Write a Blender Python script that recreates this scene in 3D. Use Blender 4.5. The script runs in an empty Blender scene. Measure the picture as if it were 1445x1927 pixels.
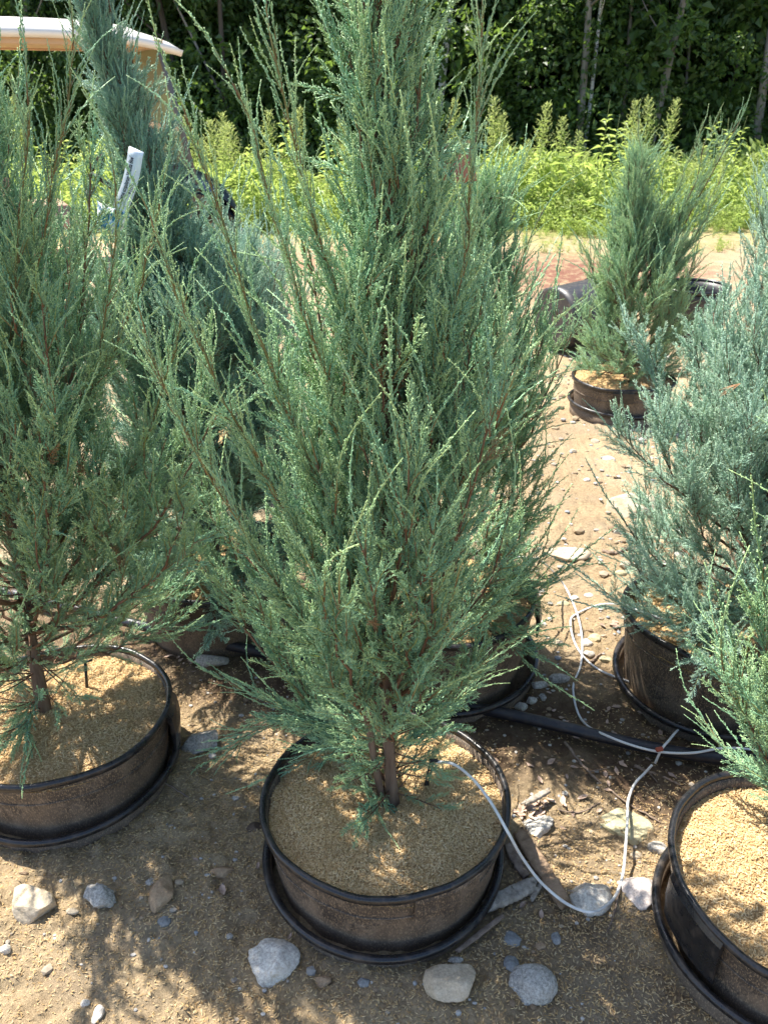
import bpy, bmesh, math, random
import numpy as np
from mathutils import Vector, Matrix, Quaternion
PI = math.pi
R_ = math.radians
sc = bpy.context.scene
COL = sc.collection
rng = np.random.default_rng(7)
random.seed(7)

# ------------------------------------------------------------------ camera, sky, sun, exposure
CAM_H = 1.6
PITCH = R_(27.1)
FPX = 1560.0
cam_d = bpy.data.cameras.new('camera')
cam = bpy.data.objects.new('camera', cam_d); COL.objects.link(cam)
cam.location = (0, 0, CAM_H)
cam.rotation_euler = (PI/2 - PITCH, 0, 0)
cam_d.sensor_fit = 'VERTICAL'; cam_d.sensor_height = 24.0
cam_d.lens = FPX/1927*24.0
cam_d.clip_start = 0.05; cam_d.clip_end = 500
cam_d.dof.use_dof = True
cam_d.dof.focus_distance = 1.70
cam_d.dof.aperture_fstop = 8
sc.camera = cam

w = bpy.data.worlds.new('World'); sc.world = w; w.use_nodes = True
nt = w.node_tree
bg = nt.nodes['Background']
sky = nt.nodes.new('ShaderNodeTexSky'); sky.sky_type = 'NISHITA'; sky.sun_disc = False
SUN_EL, SUN_AZ = R_(61), R_(-54)
sky.sun_elevation = SUN_EL; sky.sun_rotation = SUN_AZ
nt.links.new(sky.outputs[0], bg.inputs[0]); bg.inputs[1].default_value = 0.12
sd = bpy.data.lights.new('sun', 'SUN'); sd.energy = 5.0; sd.angle = R_(0.5); sd.color = (1, .95, .86)
sun = bpy.data.objects.new('sun', sd); COL.objects.link(sun)
sdir = Vector((math.sin(SUN_AZ)*math.cos(SUN_EL), math.cos(SUN_AZ)*math.cos(SUN_EL), math.sin(SUN_EL)))
sun.rotation_euler = sdir.to_track_quat('Z', 'Y').to_euler()
sun.location = (-3, 5, 8)
sc.view_settings.view_transform = 'Standard'; sc.view_settings.look = 'None'
sc.view_settings.gamma = 1; sc.view_settings.exposure = 1.35
sc.render.engine = 'CYCLES'
sc.cycles.use_denoising = True
sc.cycles.max_bounces = 7; sc.cycles.transparent_max_bounces = 12
sc.cycles.diffuse_bounces = 4; sc.cycles.caustics_reflective = False; sc.cycles.caustics_refractive = False

# ------------------------------------------------------------------ geometry helpers
def at(px, py, z=0.0):
    """point on the plane at height z seen at photo pixel (px,py)"""
    dx = (px-722.5); du = (963.5-py)
    d = Vector((dx, FPX*math.cos(PITCH)+du*math.sin(PITCH), -FPX*math.sin(PITCH)+du*math.cos(PITCH)))
    t = (z-CAM_H)/d.z
    return Vector((0, 0, CAM_H)) + d*t
def aty(px, py, Y):
    dx = (px-722.5); du = (963.5-py)
    d = Vector((dx, FPX*math.cos(PITCH)+du*math.sin(PITCH), -FPX*math.sin(PITCH)+du*math.cos(PITCH)))
    return Vector((0, 0, CAM_H)) + d*(Y/d.y)

def hash2(ix, iy, s=0):
    h = (ix.astype(np.int64)*374761393 + iy.astype(np.int64)*668265263 + s*974634777) & 0x7fffffff
    h = ((h ^ (h >> 13))*1274126177) & 0x7fffffff
    h = (h ^ (h >> 16)) & 0xffff
    return h/65535.0
def vnoise(x, y, f, s=0):
    x = np.asarray(x, float)*f; y = np.asarray(y, float)*f
    ix = np.floor(x); iy = np.floor(y); fx = x-ix; fy = y-iy
    fx = fx*fx*(3-2*fx); fy = fy*fy*(3-2*fy)
    a = hash2(ix, iy, s); b = hash2(ix+1, iy, s); c = hash2(ix, iy+1, s); d = hash2(ix+1, iy+1, s)
    return (a*(1-fx)+b*fx)*(1-fy)+(c*(1-fx)+d*fx)*fy - .5
def ground_z(x, y):
    x = np.asarray(x, float); y = np.asarray(y, float)
    near = np.clip(1.6-np.hypot(x, y-1.6)/3.2, 0.12, 1)
    z = vnoise(x, y, 1.3, 1)*.03 + vnoise(x, y, 5, 2)*.016
    z = z + (vnoise(x, y, 17, 3)*.014 + vnoise(x, y, 43, 4)*.009 + vnoise(x, y, 70, 5)*.006)*near
    c = vnoise(x, y, 28, 8)+.5
    z = z + np.clip(c-.68, 0, 1)*.05*near
    return z - .008
def gz(x, y): return float(ground_z(np.array([x]), np.array([y]))[0])

def mesh_np(name, V, F, attrs=None, smooth=True, uv=None):
    """V (n,3), F (m,k) uniform polygons or a list of such arrays"""
    if not isinstance(F, list): F = [F]
    me = bpy.data.meshes.new(name)
    V = np.asarray(V, np.float32)
    me.vertices.add(len(V)); me.vertices.foreach_set('co', V.ravel())
    F = [np.asarray(f, np.int32) for f in F if len(f)]
    if F:
        loops = np.concatenate([f.ravel() for f in F])
        tot = np.concatenate([np.full(len(f), f.shape[1], np.int32) for f in F])
        start = np.concatenate([[0], np.cumsum(tot)[:-1]]).astype(np.int32)
        me.loops.add(len(loops)); me.loops.foreach_set('vertex_index', loops)
        me.polygons.add(len(tot)); me.polygons.foreach_set('loop_start', start)
        me.polygons.foreach_set('loop_total', tot)
        me.polygons.foreach_set('use_smooth', np.full(len(tot), smooth))
    if attrs:
        for k, (ty, a) in attrs.items():
            at_ = me.attributes.new(k, ty, 'POINT')
            a = np.asarray(a, np.float32 if ty != 'INT' else np.int32)
            at_.data.foreach_set({'FLOAT_COLOR': 'color', 'FLOAT_VECTOR': 'vector', 'FLOAT': 'value', 'INT': 'value'}[ty], a.ravel())
    me.update(); me.validate()
    return me

class Acc:
    def __init__(s): s.V = []; s.Q = []; s.T = []; s.C = []; s.n = 0
    def add(s, V, Q=None, T=None, C=None):
        V = np.asarray(V, float).reshape(-1, 3)
        if Q is not None and len(Q): s.Q.append(np.asarray(Q)+s.n)
        if T is not None and len(T): s.T.append(np.asarray(T)+s.n)
        s.V.append(V); s.C.append(np.zeros((len(V), 4)) if C is None else np.asarray(C, float).reshape(-1, 4))
        s.n += len(V)
    def tube(s, pts, rad, sides=3, col=None, cap=True, phase=0.0):
        pts = np.asarray(pts, float); n = len(pts)
        rad = np.broadcast_to(np.asarray(rad, float), (n,))
        tan = np.gradient(pts, axis=0); tan /= np.linalg.norm(tan, axis=1)[:, None]+1e-12
        ref = np.array([0, 0, 1.]) if abs(tan[0][2]) < .85 else np.array([1., 0, 0])
        u = np.cross(tan, ref); u /= np.linalg.norm(u, axis=1)[:, None]+1e-12
        v = np.cross(tan, u)
        a = np.arange(sides)/sides*2*PI+phase
        V = pts[:, None, :] + rad[:, None, None]*(np.cos(a)[None, :, None]*u[:, None, :]+np.sin(a)[None, :, None]*v[:, None, :])
        V = V.reshape(-1, 3)
        i = np.arange(n-1)[:, None]*sides; j = np.arange(sides)[None, :]; k = (j+1) % sides
        Q = np.stack([i+j, i+k, i+sides+k, i+sides+j], -1).reshape(-1, 4)
        T = []
        if cap:
            V = np.vstack([V, pts[-1]+tan[-1]*rad[-1]*.6, pts[0]-tan[0]*rad[0]*.3])
            e = n*sides
            T = [[(n-1)*sides+x, (n-1)*sides+(x+1) % sides, e] for x in range(sides)] + [[(x+1) % sides, x, e+1] for x in range(sides)]
        C = None
        if col is not None:
            col = np.asarray(col, float)
            C = np.repeat(col, sides, axis=0)
            if cap: C = np.vstack([C, col[-1], col[0]])
        s.add(V, Q, T, C)
    def lathe(s, prof, seg=64, wob=None, close=False):
        prof = np.asarray(prof, float); n = len(prof)
        a = np.arange(seg)/seg*2*PI
        rr = prof[:, 0][:, None]*np.ones(seg); zz = prof[:, 1][:, None]*np.ones(seg)
        if wob is not None: rr, zz = wob(rr, zz, a[None, :])
        V = np.stack([rr*np.cos(a), rr*np.sin(a), zz], -1).reshape(-1, 3)
        m = n if close else n-1
        i = np.arange(m)[:, None]*seg; i2 = ((np.arange(m)+1) % n)[:, None]*seg
        j = np.arange(seg)[None, :]; k = (j+1) % seg
        Q = np.stack([i+j, i+k, i2+k, i2+j], -1).reshape(-1, 4)
        s.add(V, Q)
    def box(s, c, h, M=None, bev=0.0):
        bm = bmesh.new(); bmesh.ops.create_cube(bm, size=1)
        for v in bm.verts: v.co = Vector((v.co.x*h[0]*2, v.co.y*h[1]*2, v.co.z*h[2]*2))
        if bev: bmesh.ops.bevel(bm, geom=bm.edges[:], offset=bev, segments=3, affect='EDGES', profile=.5)
        bm.verts.index_update()
        V = np.array([(M @ v.co if M else v.co) for v in bm.verts])+np.asarray(c, float)
        q = [[v.index for v in f.verts] for f in bm.faces if len(f.verts) == 4]
        t = [[v.index for v in f.verts] for f in bm.faces if len(f.verts) == 3]
        s.add(V, q, t); bm.free()
    def mesh(s, name, smooth=True, colors=False):
        V = np.vstack(s.V)
        F = []
        if s.Q: F.append(np.vstack(s.Q))
        if s.T: F.append(np.vstack([np.asarray(t).reshape(-1, 3) for t in s.T]))
        at_ = {'Col': ('FLOAT_COLOR', np.vstack(s.C))} if colors else None
        return mesh_np(name, V, F, at_, smooth)
    def build(s, name, mat, parent=None, smooth=True, colors=False, loc=None):
        return link(name, s.mesh(name, smooth, colors), mat, parent, loc)

def link(name, me, mat, parent=None, loc=None):
    o = bpy.data.objects.new(name, me); COL.objects.link(o)
    if mat is not None:
        if len(me.materials) == 0: me.materials.append(mat)
    if parent: o.parent = parent
    if loc is not None: o.location = loc
    return o
def tag(o, label=None, cat=None, group=None, kind=None):
    if label: o['label'] = label
    if cat: o['category'] = cat
    if group: o['group'] = group
    if kind: o['kind'] = kind
    return o
def empty(name, loc=(0, 0, 0), rz=0):
    o = bpy.data.objects.new(name, None); COL.objects.link(o); o.location = loc; o.rotation_euler = (0, 0, rz)
    o.empty_display_size = .1
    return o
def copy_tree(o, parent=None):
    c = o.copy(); COL.objects.link(c); c.parent = parent
    for ch in o.children: copy_tree(ch, c)
    return c

# ------------------------------------------------------------------ materials
class NT:
    def __init__(s, name, rough=.6, spec=.3):
        s.m = bpy.data.materials.new(name); s.m.use_nodes = True
        s.t = s.m.node_tree; s.p = s.t.nodes['Principled BSDF']
        s.p.inputs['Roughness'].default_value = rough
        s.p.inputs['Specular IOR Level'].default_value = spec
        s.co = s.t.nodes.new('ShaderNodeTexCoord')
    def L(s, a, b): s.t.links.new(a, b)
    def map(s, scale=(1, 1, 1), out='Object'):
        n = s.t.nodes.new('ShaderNodeMapping'); n.inputs['Scale'].default_value = scale
        s.L(s.co.outputs[out], n.inputs[0]); return n.outputs[0]
    def noise(s, scale, vec=None, detail=4, rough=.55, dist=0):
        n = s.t.nodes.new('ShaderNodeTexNoise'); n.inputs['Scale'].default_value = scale
        n.inputs['Detail'].default_value = detail; n.inputs['Roughness'].default_value = rough
        n.inputs['Distortion'].default_value = dist
        s.L(vec or s.co.outputs['Object'], n.inputs['Vector']); return n.outputs['Fac']
    def ramp(s, fac, stops):
        n = s.t.nodes.new('ShaderNodeValToRGB'); e = n.color_ramp.elements
        while len(e) < len(stops): e.new(.5)
        for q, (p, c) in zip(e, stops):
            q.position = p; q.color = (*c, 1) if len(c) == 3 else c
        s.L(fac, n.inputs[0]); return n.outputs[0]
    def mix(s, fac, a, b, mode='MIX'):
        n = s.t.nodes.new('ShaderNodeMix'); n.data_type = 'RGBA'; n.blend_type = mode
        for sock, v in ((n.inputs['Factor'], fac), (n.inputs[6], a), (n.inputs[7], b)):
            if isinstance(v, (int, float)): sock.default_value = v
            elif isinstance(v, tuple): sock.default_value = (*v, 1)
            else: s.L(v, sock)
        return n.outputs[2]
    def math(s, op, a, b=0.0):
        n = s.t.nodes.new('ShaderNodeMath'); n.operation = op
        for sock, v in ((n.inputs[0], a), (n.inputs[1], b)):
            if isinstance(v, (int, float)): sock.default_value = v
            else: s.L(v, sock)
        return n.outputs[0]
    def bump(s, h, strength=.4, dist=.01, prev=None):
        n = s.t.nodes.new('ShaderNodeBump'); n.inputs['Strength'].default_value = strength
        n.inputs['Distance'].default_value = dist; s.L(h, n.inputs['Height'])
        if prev: s.L(prev, n.inputs['Normal'])
        s.L(n.outputs[0], s.p.inputs['Normal']); return n.outputs[0]
    def col(s, c):
        if isinstance(c, tuple): s.p.inputs['Base Color'].default_value = (*c, 1)
        else: s.L(c, s.p.inputs['Base Color'])
        return s
    def attr(s, name):
        n = s.t.nodes.new('ShaderNodeAttribute'); n.attribute_name = name; return n
    def rand(s):
        n = s.t.nodes.new('ShaderNodeObjectInfo'); return n.outputs['Random']
    def translucent(s, colr, amt):
        tr = s.t.nodes.new('ShaderNodeBsdfTranslucent'); mx = s.t.nodes.new('ShaderNodeMixShader')
        if isinstance(colr, tuple): tr.inputs[0].default_value = (*colr, 1)
        else: s.L(colr, tr.inputs[0])
        mx.inputs[0].default_value = amt
        out = s.t.nodes['Material Output']
        s.L(s.p.outputs[0], mx.inputs[1]); s.L(tr.outputs[0], mx.inputs[2]); s.L(mx.outputs[0], out.inputs[0])

def simple(name, c, rough=.6, spec=.3, var=.15, scale=8, bump=0, bscale=60, metallic=0):
    n = NT(name, rough, spec)
    lo = tuple(x*(1-var) for x in c); hi = tuple(min(1, x*(1+var)) for x in c)
    n.col(n.ramp(n.noise(scale), [(.3, lo), (.7, hi)]))
    if bump: n.bump(n.noise(bscale), bump, .004)
    n.p.inputs['Metallic'].default_value = metallic
    return n.m

def m_ground():
    n = NT('ground_soil', .95, .1)
    big = n.noise(.9, detail=5)
    c1 = n.ramp(big, [(.3, (.34, .245, .145)), (.5, (.455, .345, .21)), (.72, (.56, .44, .285))])
    med = n.noise(9, detail=6, rough=.65)
    c2 = n.mix(n.ramp(med, [(.42, (0, 0, 0)), (.7, (.55, .55, .55))]), c1, (.27, .18, .105))
    fine = n.noise(110, detail=5, rough=.7)
    c3 = n.mix(.55, c2, n.ramp(fine, [(.3, (.24, .22, .19)), (.5, (.5, .5, .5)), (.72, (.85, .83, .8))]), 'OVERLAY')
    grey = n.noise(3.1, detail=4)
    c4 = n.mix(n.ramp(grey, [(.5, (0, 0, 0)), (.68, (.5, .5, .5))]), c3, (.37, .30, .215))
    # damp dark soil by the attribute painted where the irrigation keeps it wet; red bark crumbs further back
    a = n.attr('Col'); sep = n.t.nodes.new('ShaderNodeSeparateColor'); n.L(a.outputs['Color'], sep.inputs[0])
    dampn = n.math('MULTIPLY', sep.outputs[0], n.ramp(med, [(.25, (.6, .6, .6)), (.6, (1, 1, 1))]))
    c5 = n.mix(dampn, c4, (.10, .062, .042))
    rn = n.math('MULTIPLY', sep.outputs[1], n.ramp(n.noise(7, detail=8, rough=.8), [(.42, (0, 0, 0)), (.52, (1, 1, 1))]))
    c6 = n.mix(rn, c5, (.22, .105, .075))
    gn = n.math('MULTIPLY', sep.outputs[2], n.ramp(n.noise(2.2, detail=7, rough=.7), [(.4, (0, 0, 0)), (.6, (1, 1, 1))]))
    c7 = n.mix(gn, c6, (.20, .24, .06))
    n.col(c7)
    b = n.bump(n.noise(45, detail=9, rough=.75), 1.0, .020)
    n.bump(fine, .8, .006, b)
    return n.m
def m_husk(name, tone=1.0):
    n = NT(name, .7, .25)
    a = n.attr('Col')
    v = n.noise(9)
    c = n.ramp(a.outputs['Fac'], [(0, (.25*tone, .145*tone, .065*tone)), (.45, (.67*tone, .45*tone, .205*tone)), (1, (.90*tone, .73*tone, .45*tone))])
    c = n.mix(n.ramp(v, [(.35, (0, 0, 0)), (.7, (.35, .35, .35))]), c, (.5*tone, .33*tone, .15*tone))
    n.col(c)
    n.translucent((.6, .4, .18), .12)
    return n.m
def m_pot():
    n = NT('pot_plastic_dusty', .62, .35)
    v = n.noise(16, n.map((1, 1, .16)), detail=6, rough=.65)
    base = n.ramp(v, [(.3, (.030, .026, .024)), (.55, (.075, .058, .046)), (.75, (.15, .115, .085))])
    spk = n.noise(330, n.map((1, 1, .4)), detail=3, rough=.8)
    c = n.mix(n.ramp(spk, [(.52, (0, 0, 0)), (.62, (.8, .8, .8))]), base, (.36, .26, .165))
    patch = n.noise(17, detail=9, rough=.75)
    c = n.mix(n.ramp(patch, [(.50, (0, 0, 0)), (.60, (.38, .38, .38))]), c, (.25, .195, .145))
    sx = n.t.nodes.new('ShaderNodeSeparateXYZ'); n.L(n.co.outputs['Object'], sx.inputs[0])
    mud = n.math('ADD', n.math('MULTIPLY', sx.outputs[2], -4.5), n.math('MULTIPLY', n.noise(14, n.map((1, 1, .6)), detail=8, rough=.75), 2.2))
    c = n.mix(n.ramp(mud, [(.62, (0, 0, 0)), (.70, (.28, .28, .28))]), c, (.27, .20, .14))
    scf = n.noise(7, n.map((1, 1, 9)), detail=8, rough=.8, dist=.6)
    c = n.mix(n.ramp(scf, [(.60, (0, 0, 0)), (.70, (.45, .45, .45))]), c, (.30, .27, .24))
    n.col(c); n.bump(spk, .35, .002)
    n.L(n.ramp(patch, [(.3, (.42, .42, .42)), (.7, (.85, .85, .85))]), n.p.inputs['Roughness'])
    return n.m
def m_black(name='pot_plastic_black', rough=.32, c=(.014, .014, .016), dust=.35):
    n = NT(name, rough, .5)
    v = n.noise(30, detail=6, rough=.7)
    n.col(n.mix(n.ramp(v, [(.5, (0, 0, 0)), (.75, (dust, dust, dust))]), c, (.20, .15, .11)))
    n.L(n.ramp(v, [(.4, (rough, rough, rough)), (.75, (.55, .55, .55))]), n.p.inputs['Roughness'])
    n.bump(n.noise(60, detail=5), .25, .003)
    return n.m
def m_bark(name, lo, hi, sc_=40):
    n = NT(name, .9, .15)
    v = n.noise(sc_, n.map((1, 1, .12)), detail=7, rough=.7)
    n.col(n.ramp(v, [(.3, lo), (.6, hi), (.8, tuple(min(1, x*1.5) for x in hi))]))
    n.bump(v, .9, .004)
    return n.m
def m_needle(name, base, dark, tip, stem, stem2, trans=.12):
    n = NT(name, .42, .5)
    a = n.attr('Col'); sep = n.t.nodes.new('ShaderNodeSeparateColor'); n.L(a.outputs['Color'], sep.inputs[0])
    r = n.rand()
    g0 = n.mix(r, base, dark)
    g0 = n.mix(n.ramp(n.noise(300, detail=2), [(.35, (0, 0, 0)), (.7, (.5, .5, .5))]), g0, tuple(x*1.45 for x in base))
    tipf = n.math('MULTIPLY', sep.outputs[1], n.math('ADD', n.math('MULTIPLY', n.rand(), .8), .55))
    g1 = n.mix(tipf, g0, tip)
    st = n.mix(sep.outputs[2], stem, stem2)
    n.col(n.mix(sep.outputs[0], g1, st))
    n.translucent(g1, trans)
    return n.m
def m_leaf(name, lo, hi, trans, tcol, rough=.45):
    n = NT(name, rough, .4)
    a = n.attr('Col')
    c = n.mix(a.outputs['Fac'], lo, hi)
    c = n.mix(n.math('MULTIPLY', n.rand(), .6), c, tuple((x+y)*.35 for x, y in zip(lo, hi)))
    n.col(c)
    n.translucent(tcol, trans)
    return n.m

def m_rock(name, lo, hi, speck=.4, sc_=14):
    n = NT(name, .88, .2)
    v = n.noise(sc_, detail=7, rough=.65)
    c = n.ramp(v, [(.3, lo), (.65, hi)])
    f = n.noise(170, detail=4, rough=.8)
    c = n.mix(speck, c, n.ramp(f, [(.35, (.12, .12, .13)), (.5, (.5, .5, .5)), (.68, (.95, .94, .92))]), 'OVERLAY')
    d = n.noise(22, detail=5)
    c = n.mix(n.ramp(d, [(.55, (0, 0, 0)), (.75, (.5, .5, .5))]), c, (.36, .27, .17))
    n.col(c); b = n.bump(v, .6, .012); n.bump(f, .5, .003, b)
    return n.m

M = {}
M['ground'] = m_ground()
M['husk'] = m_husk('husk_fresh', 1.0)
M['husk_old'] = m_husk('husk_weathered', .82)
M['pot'] = m_pot()
M['black'] = m_black(rough=.24)
M['pipe'] = m_black('pipe_black', .4, (.016, .017, .024), .25)
M['bark'] = m_bark('juniper_bark', (.075, .05, .038), (.21, .15, .11))
M['twigbark'] = m_bark('juniper_branch_bark', (.085, .048, .032), (.19, .115, .075), 60)
M['green'] = m_needle('juniper_green', (.14, .36, .258), (.035, .13, .092), (.58, .78, .37), (.20, .095, .05), (.36, .40, .10))
M['blue'] = m_needle('juniper_blue', (.18, .37, .32), (.075, .195, .165), (.46, .64, .42), (.17, .075, .045), (.24, .26, .10))
M['silver'] = m_needle('juniper_silver', (.32, .53, .445), (.12, .27, .215), (.62, .80, .58), (.16, .09, .06), (.30, .34, .12))
M['lowgreen'] = m_needle('juniper_lowgreen', (.17, .33, .18), (.09, .20, .105), (.40, .56, .19), (.2, .10, .05), (.28, .30, .08))
M['deadspray'] = m_needle('juniper_dead_inner', (.25, .15, .075), (.15, .08, .045), (.35, .24, .12), (.14, .08, .05), (.2, .12, .06))
M['tube'] = simple('white_tube', (.66, .66, .64), .4, .4, .14, 45)
M['white'] = simple('cart_cream_plastic', (.78, .73, .66), .35, .5, .03)
M['tan'] = simple('cart_tan_plastic', (.50, .335, .205), .5, .3, .06)
M['navy'] = simple('cart_navy_paint', (.022, .035, .06), .25, .5, .1)
M['dark'] = simple('cart_dark_metal', (.02, .02, .02), .5, .4, .1)
M['seat'] = simple('cart_tan_vinyl', (.42, .285, .205), .5, .3, .05, 4, .15)
M['rubber'] = simple('tyre_rubber', (.025, .025, .025), .85, .2, .2, 20, .3)
M['rim'] = simple('wheel_rim_metal', (.45, .45, .46), .35, .5, .05, metallic=.6)
M['shoot'] = m_bark('juniper_shoot_bark', (.10, .085, .04), (.21, .20, .085), 60)
M['wood'] = m_bark('grey_weathered_wood', (.16, .13, .10), (.42, .37, .31), 50)
M['stick'] = m_bark('brown_stick', (.10, .07, .05), (.28, .21, .16), 50)
M['plank'] = m_bark('brown_bark_slab', (.16, .105, .065), (.36, .25, .165), 40)
M['dryleaf'] = simple('dry_leaf', (.42, .30, .23), .7, .2, .4, 12)

# ------------------------------------------------------------------ ground
PIPE_PX = [(-120, 1085), (60, 1125), (230, 1168), (330, 1192), (430, 1214), (540, 1238), (640, 1264), (760, 1298), (870, 1326), (1000, 1354), (1120, 1383), (1240, 1410), (1330, 1424), (1450, 1432), (1600, 1440)]
def build_ground():
    def axis(lo, hi, nlo, nhi, step):
        a = list(np.arange(nlo, nhi, step)); s = step; x = nhi
        while x < hi: a.append(x); s *= 1.12; x += s
        a.append(hi); s = step; x = nlo-step; b = []
        while x > lo: b.append(x); s *= 1.12; x -= s
        b.append(lo)
        return np.array(b[::-1]+a)
    xs = axis(-160, 160, -1.35, 1.35, .0085); ys = axis(-60, 260, .62, 2.9, .0085)
    X, Y = np.meshgrid(xs, ys); x = X.ravel(); y = Y.ravel()
    z = ground_z(x, y)
    nx, ny = len(xs), len(ys)
    i = np.arange(ny-1)[:, None]*nx; j = np.arange(nx-1)[None, :]
    Q = np.stack([i+j, i+j+1, i+nx+j+1, i+nx+j], -1).reshape(-1, 4)
    # damp soil: around the pipe and between the front pots
    P = [at(*p) for p in PIPE_PX]
    d = np.full(len(x), 9.)
    for a, b in zip(P[:-1], P[1:]):
        ax, ay, bx, by = a.x, a.y, b.x, b.y
        t = np.clip(((x-ax)*(bx-ax)+(y-ay)*(by-ay))/((bx-ax)**2+(by-ay)**2), 0, 1)
        d = np.minimum(d, np.hypot(x-ax-t*(bx-ax), y-ay-t*(by-ay)))
    damp = np.clip(1.25-d/.30+vnoise(x, y, 6, 11)*.9, 0, 1)*.92
    damp = np.maximum(damp, np.clip(.55-np.hypot(x-.45, y-1.15)/.6+vnoise(x, y, 7, 12)*.9, 0, 1)*.8)
    damp *= np.clip((2.6-y)/.4, 0, 1)
    red = np.exp(-(((x-2.0)/1.2)**2+((y-8.2)/.9)**2))+.5*np.exp(-(((x+.2)/1.5)**2+((y-8.9)/.5)**2))
    grn = np.clip((y-9.6)/1.2, 0, 1)+.35*np.exp(-(((x-2.4)/1.)**2+((y-9.4)/.3)**2))
    C = np.stack([damp, np.clip(red*1.6, 0, 1), np.clip(grn, 0, 1), np.ones_like(x)], -1)
    me = mesh_np('ground', np.stack([x, y, z], -1), Q, {'Col': ('FLOAT_COLOR', C)})
    tag(link('ground', me, M['ground']), kind='structure')
build_ground()

# ------------------------------------------------------------------ husks
def husk_arrays(cx, cy, cz, tiltamp=.35, size=(.0076, .0108)):
    """boat-shaped hulls, 6 verts 8 tris each"""
    n = len(cx)
    L = rng.uniform(*size, n)/2; W = L*rng.uniform(.22, .32, n); H = W*.65
    a = rng.uniform(0, 2*PI, n); t = rng.normal(0, tiltamp, n)
    ca, sa, ct, st = np.cos(a), np.sin(a), np.cos(t), np.sin(t)
    ax = np.stack([ca*ct, sa*ct, st], -1); bx = np.stack([-sa, ca, np.zeros(n)], -1); up = np.cross(ax, bx)
    c = np.stack([cx, cy, cz], -1)
    bend = up*(H*rng.uniform(-.6, .6, n))[:, None]
    V = np.stack([c+ax*L[:, None]+bend, c-ax*L[:, None]+bend, c+bx*W[:, None], c-bx*W[:, None], c+up*H[:, None], c-up*H[:, None]], 1).reshape(-1, 3)
    f = np.array([[0, 2, 4], [2, 1, 4], [1, 3, 4], [3, 0, 4], [2, 0, 5], [1, 2, 5], [3, 1, 5], [0, 3, 5]])
    F = (np.arange(n)[:, None, None]*6+f[None]).reshape(-1, 3)
    k = rng.beta(2.4, 1.8, n)
    C = np.repeat(np.stack([k, k, k, np.ones(n)], -1), 6, axis=0)
    return V, F, C
def mulch(cx, cy, z, R, n, label, sz=(.0076, .0108)):
    seg, rings = 72, 22
    a = np.arange(seg)/seg*2*PI; r = np.linspace(0.02, 1, rings)*R
    A, Rr = np.meshgrid(a, r); x = cx+Rr*np.cos(A); y = cy+Rr*np.sin(A)
    def hz(x, y):
        rr = np.hypot(x-cx, y-cy)/R
        return z + .018*(1-rr**2) - .012*np.exp(-(rr/.16)**2) + vnoise(x, y, 8, 21)*.022 + vnoise(x, y, 26, 22)*.012
    V = np.stack([x, y, hz(x, y)], -1).reshape(-1, 3)
    i = np.arange(rings-1)[:, None]*seg; j = np.arange(seg)[None, :]; k = (j+1) % seg
    Q = np.stack([i+j, i+k, i+seg+k, i+seg+j], -1).reshape(-1, 4)
    C = np.full((len(V), 4), .22); C[:, 3] = 1
    C[:, :3] += vnoise(V[:, 0], V[:, 1], 60, 5)[:, None]*.3
    rr = R*np.sqrt(rng.uniform(0, 1, n))*.995; aa = rng.uniform(0, 2*PI, n)
    hx = cx+rr*np.cos(aa); hy = cy+rr*np.sin(aa)
    V2, F2, C2 = husk_arrays(hx, hy, hz(hx, hy)+rng.uniform(0, .005, n), size=sz)
    bits = rng.uniform(0, 1, n) < .006; C2.reshape(n, 6, 4)[bits, :, :3] = -.2
    me = mesh_np('husk_mulch', np.vstack([V, V2]), [Q, F2+len(V)], {'Col': ('FLOAT_COLOR', np.vstack([C, C2]))}, smooth=False)
    o = link('husk_mulch', me, M['husk']); tag(o, label, 'mulch', kind='stuff'); return o

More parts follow.
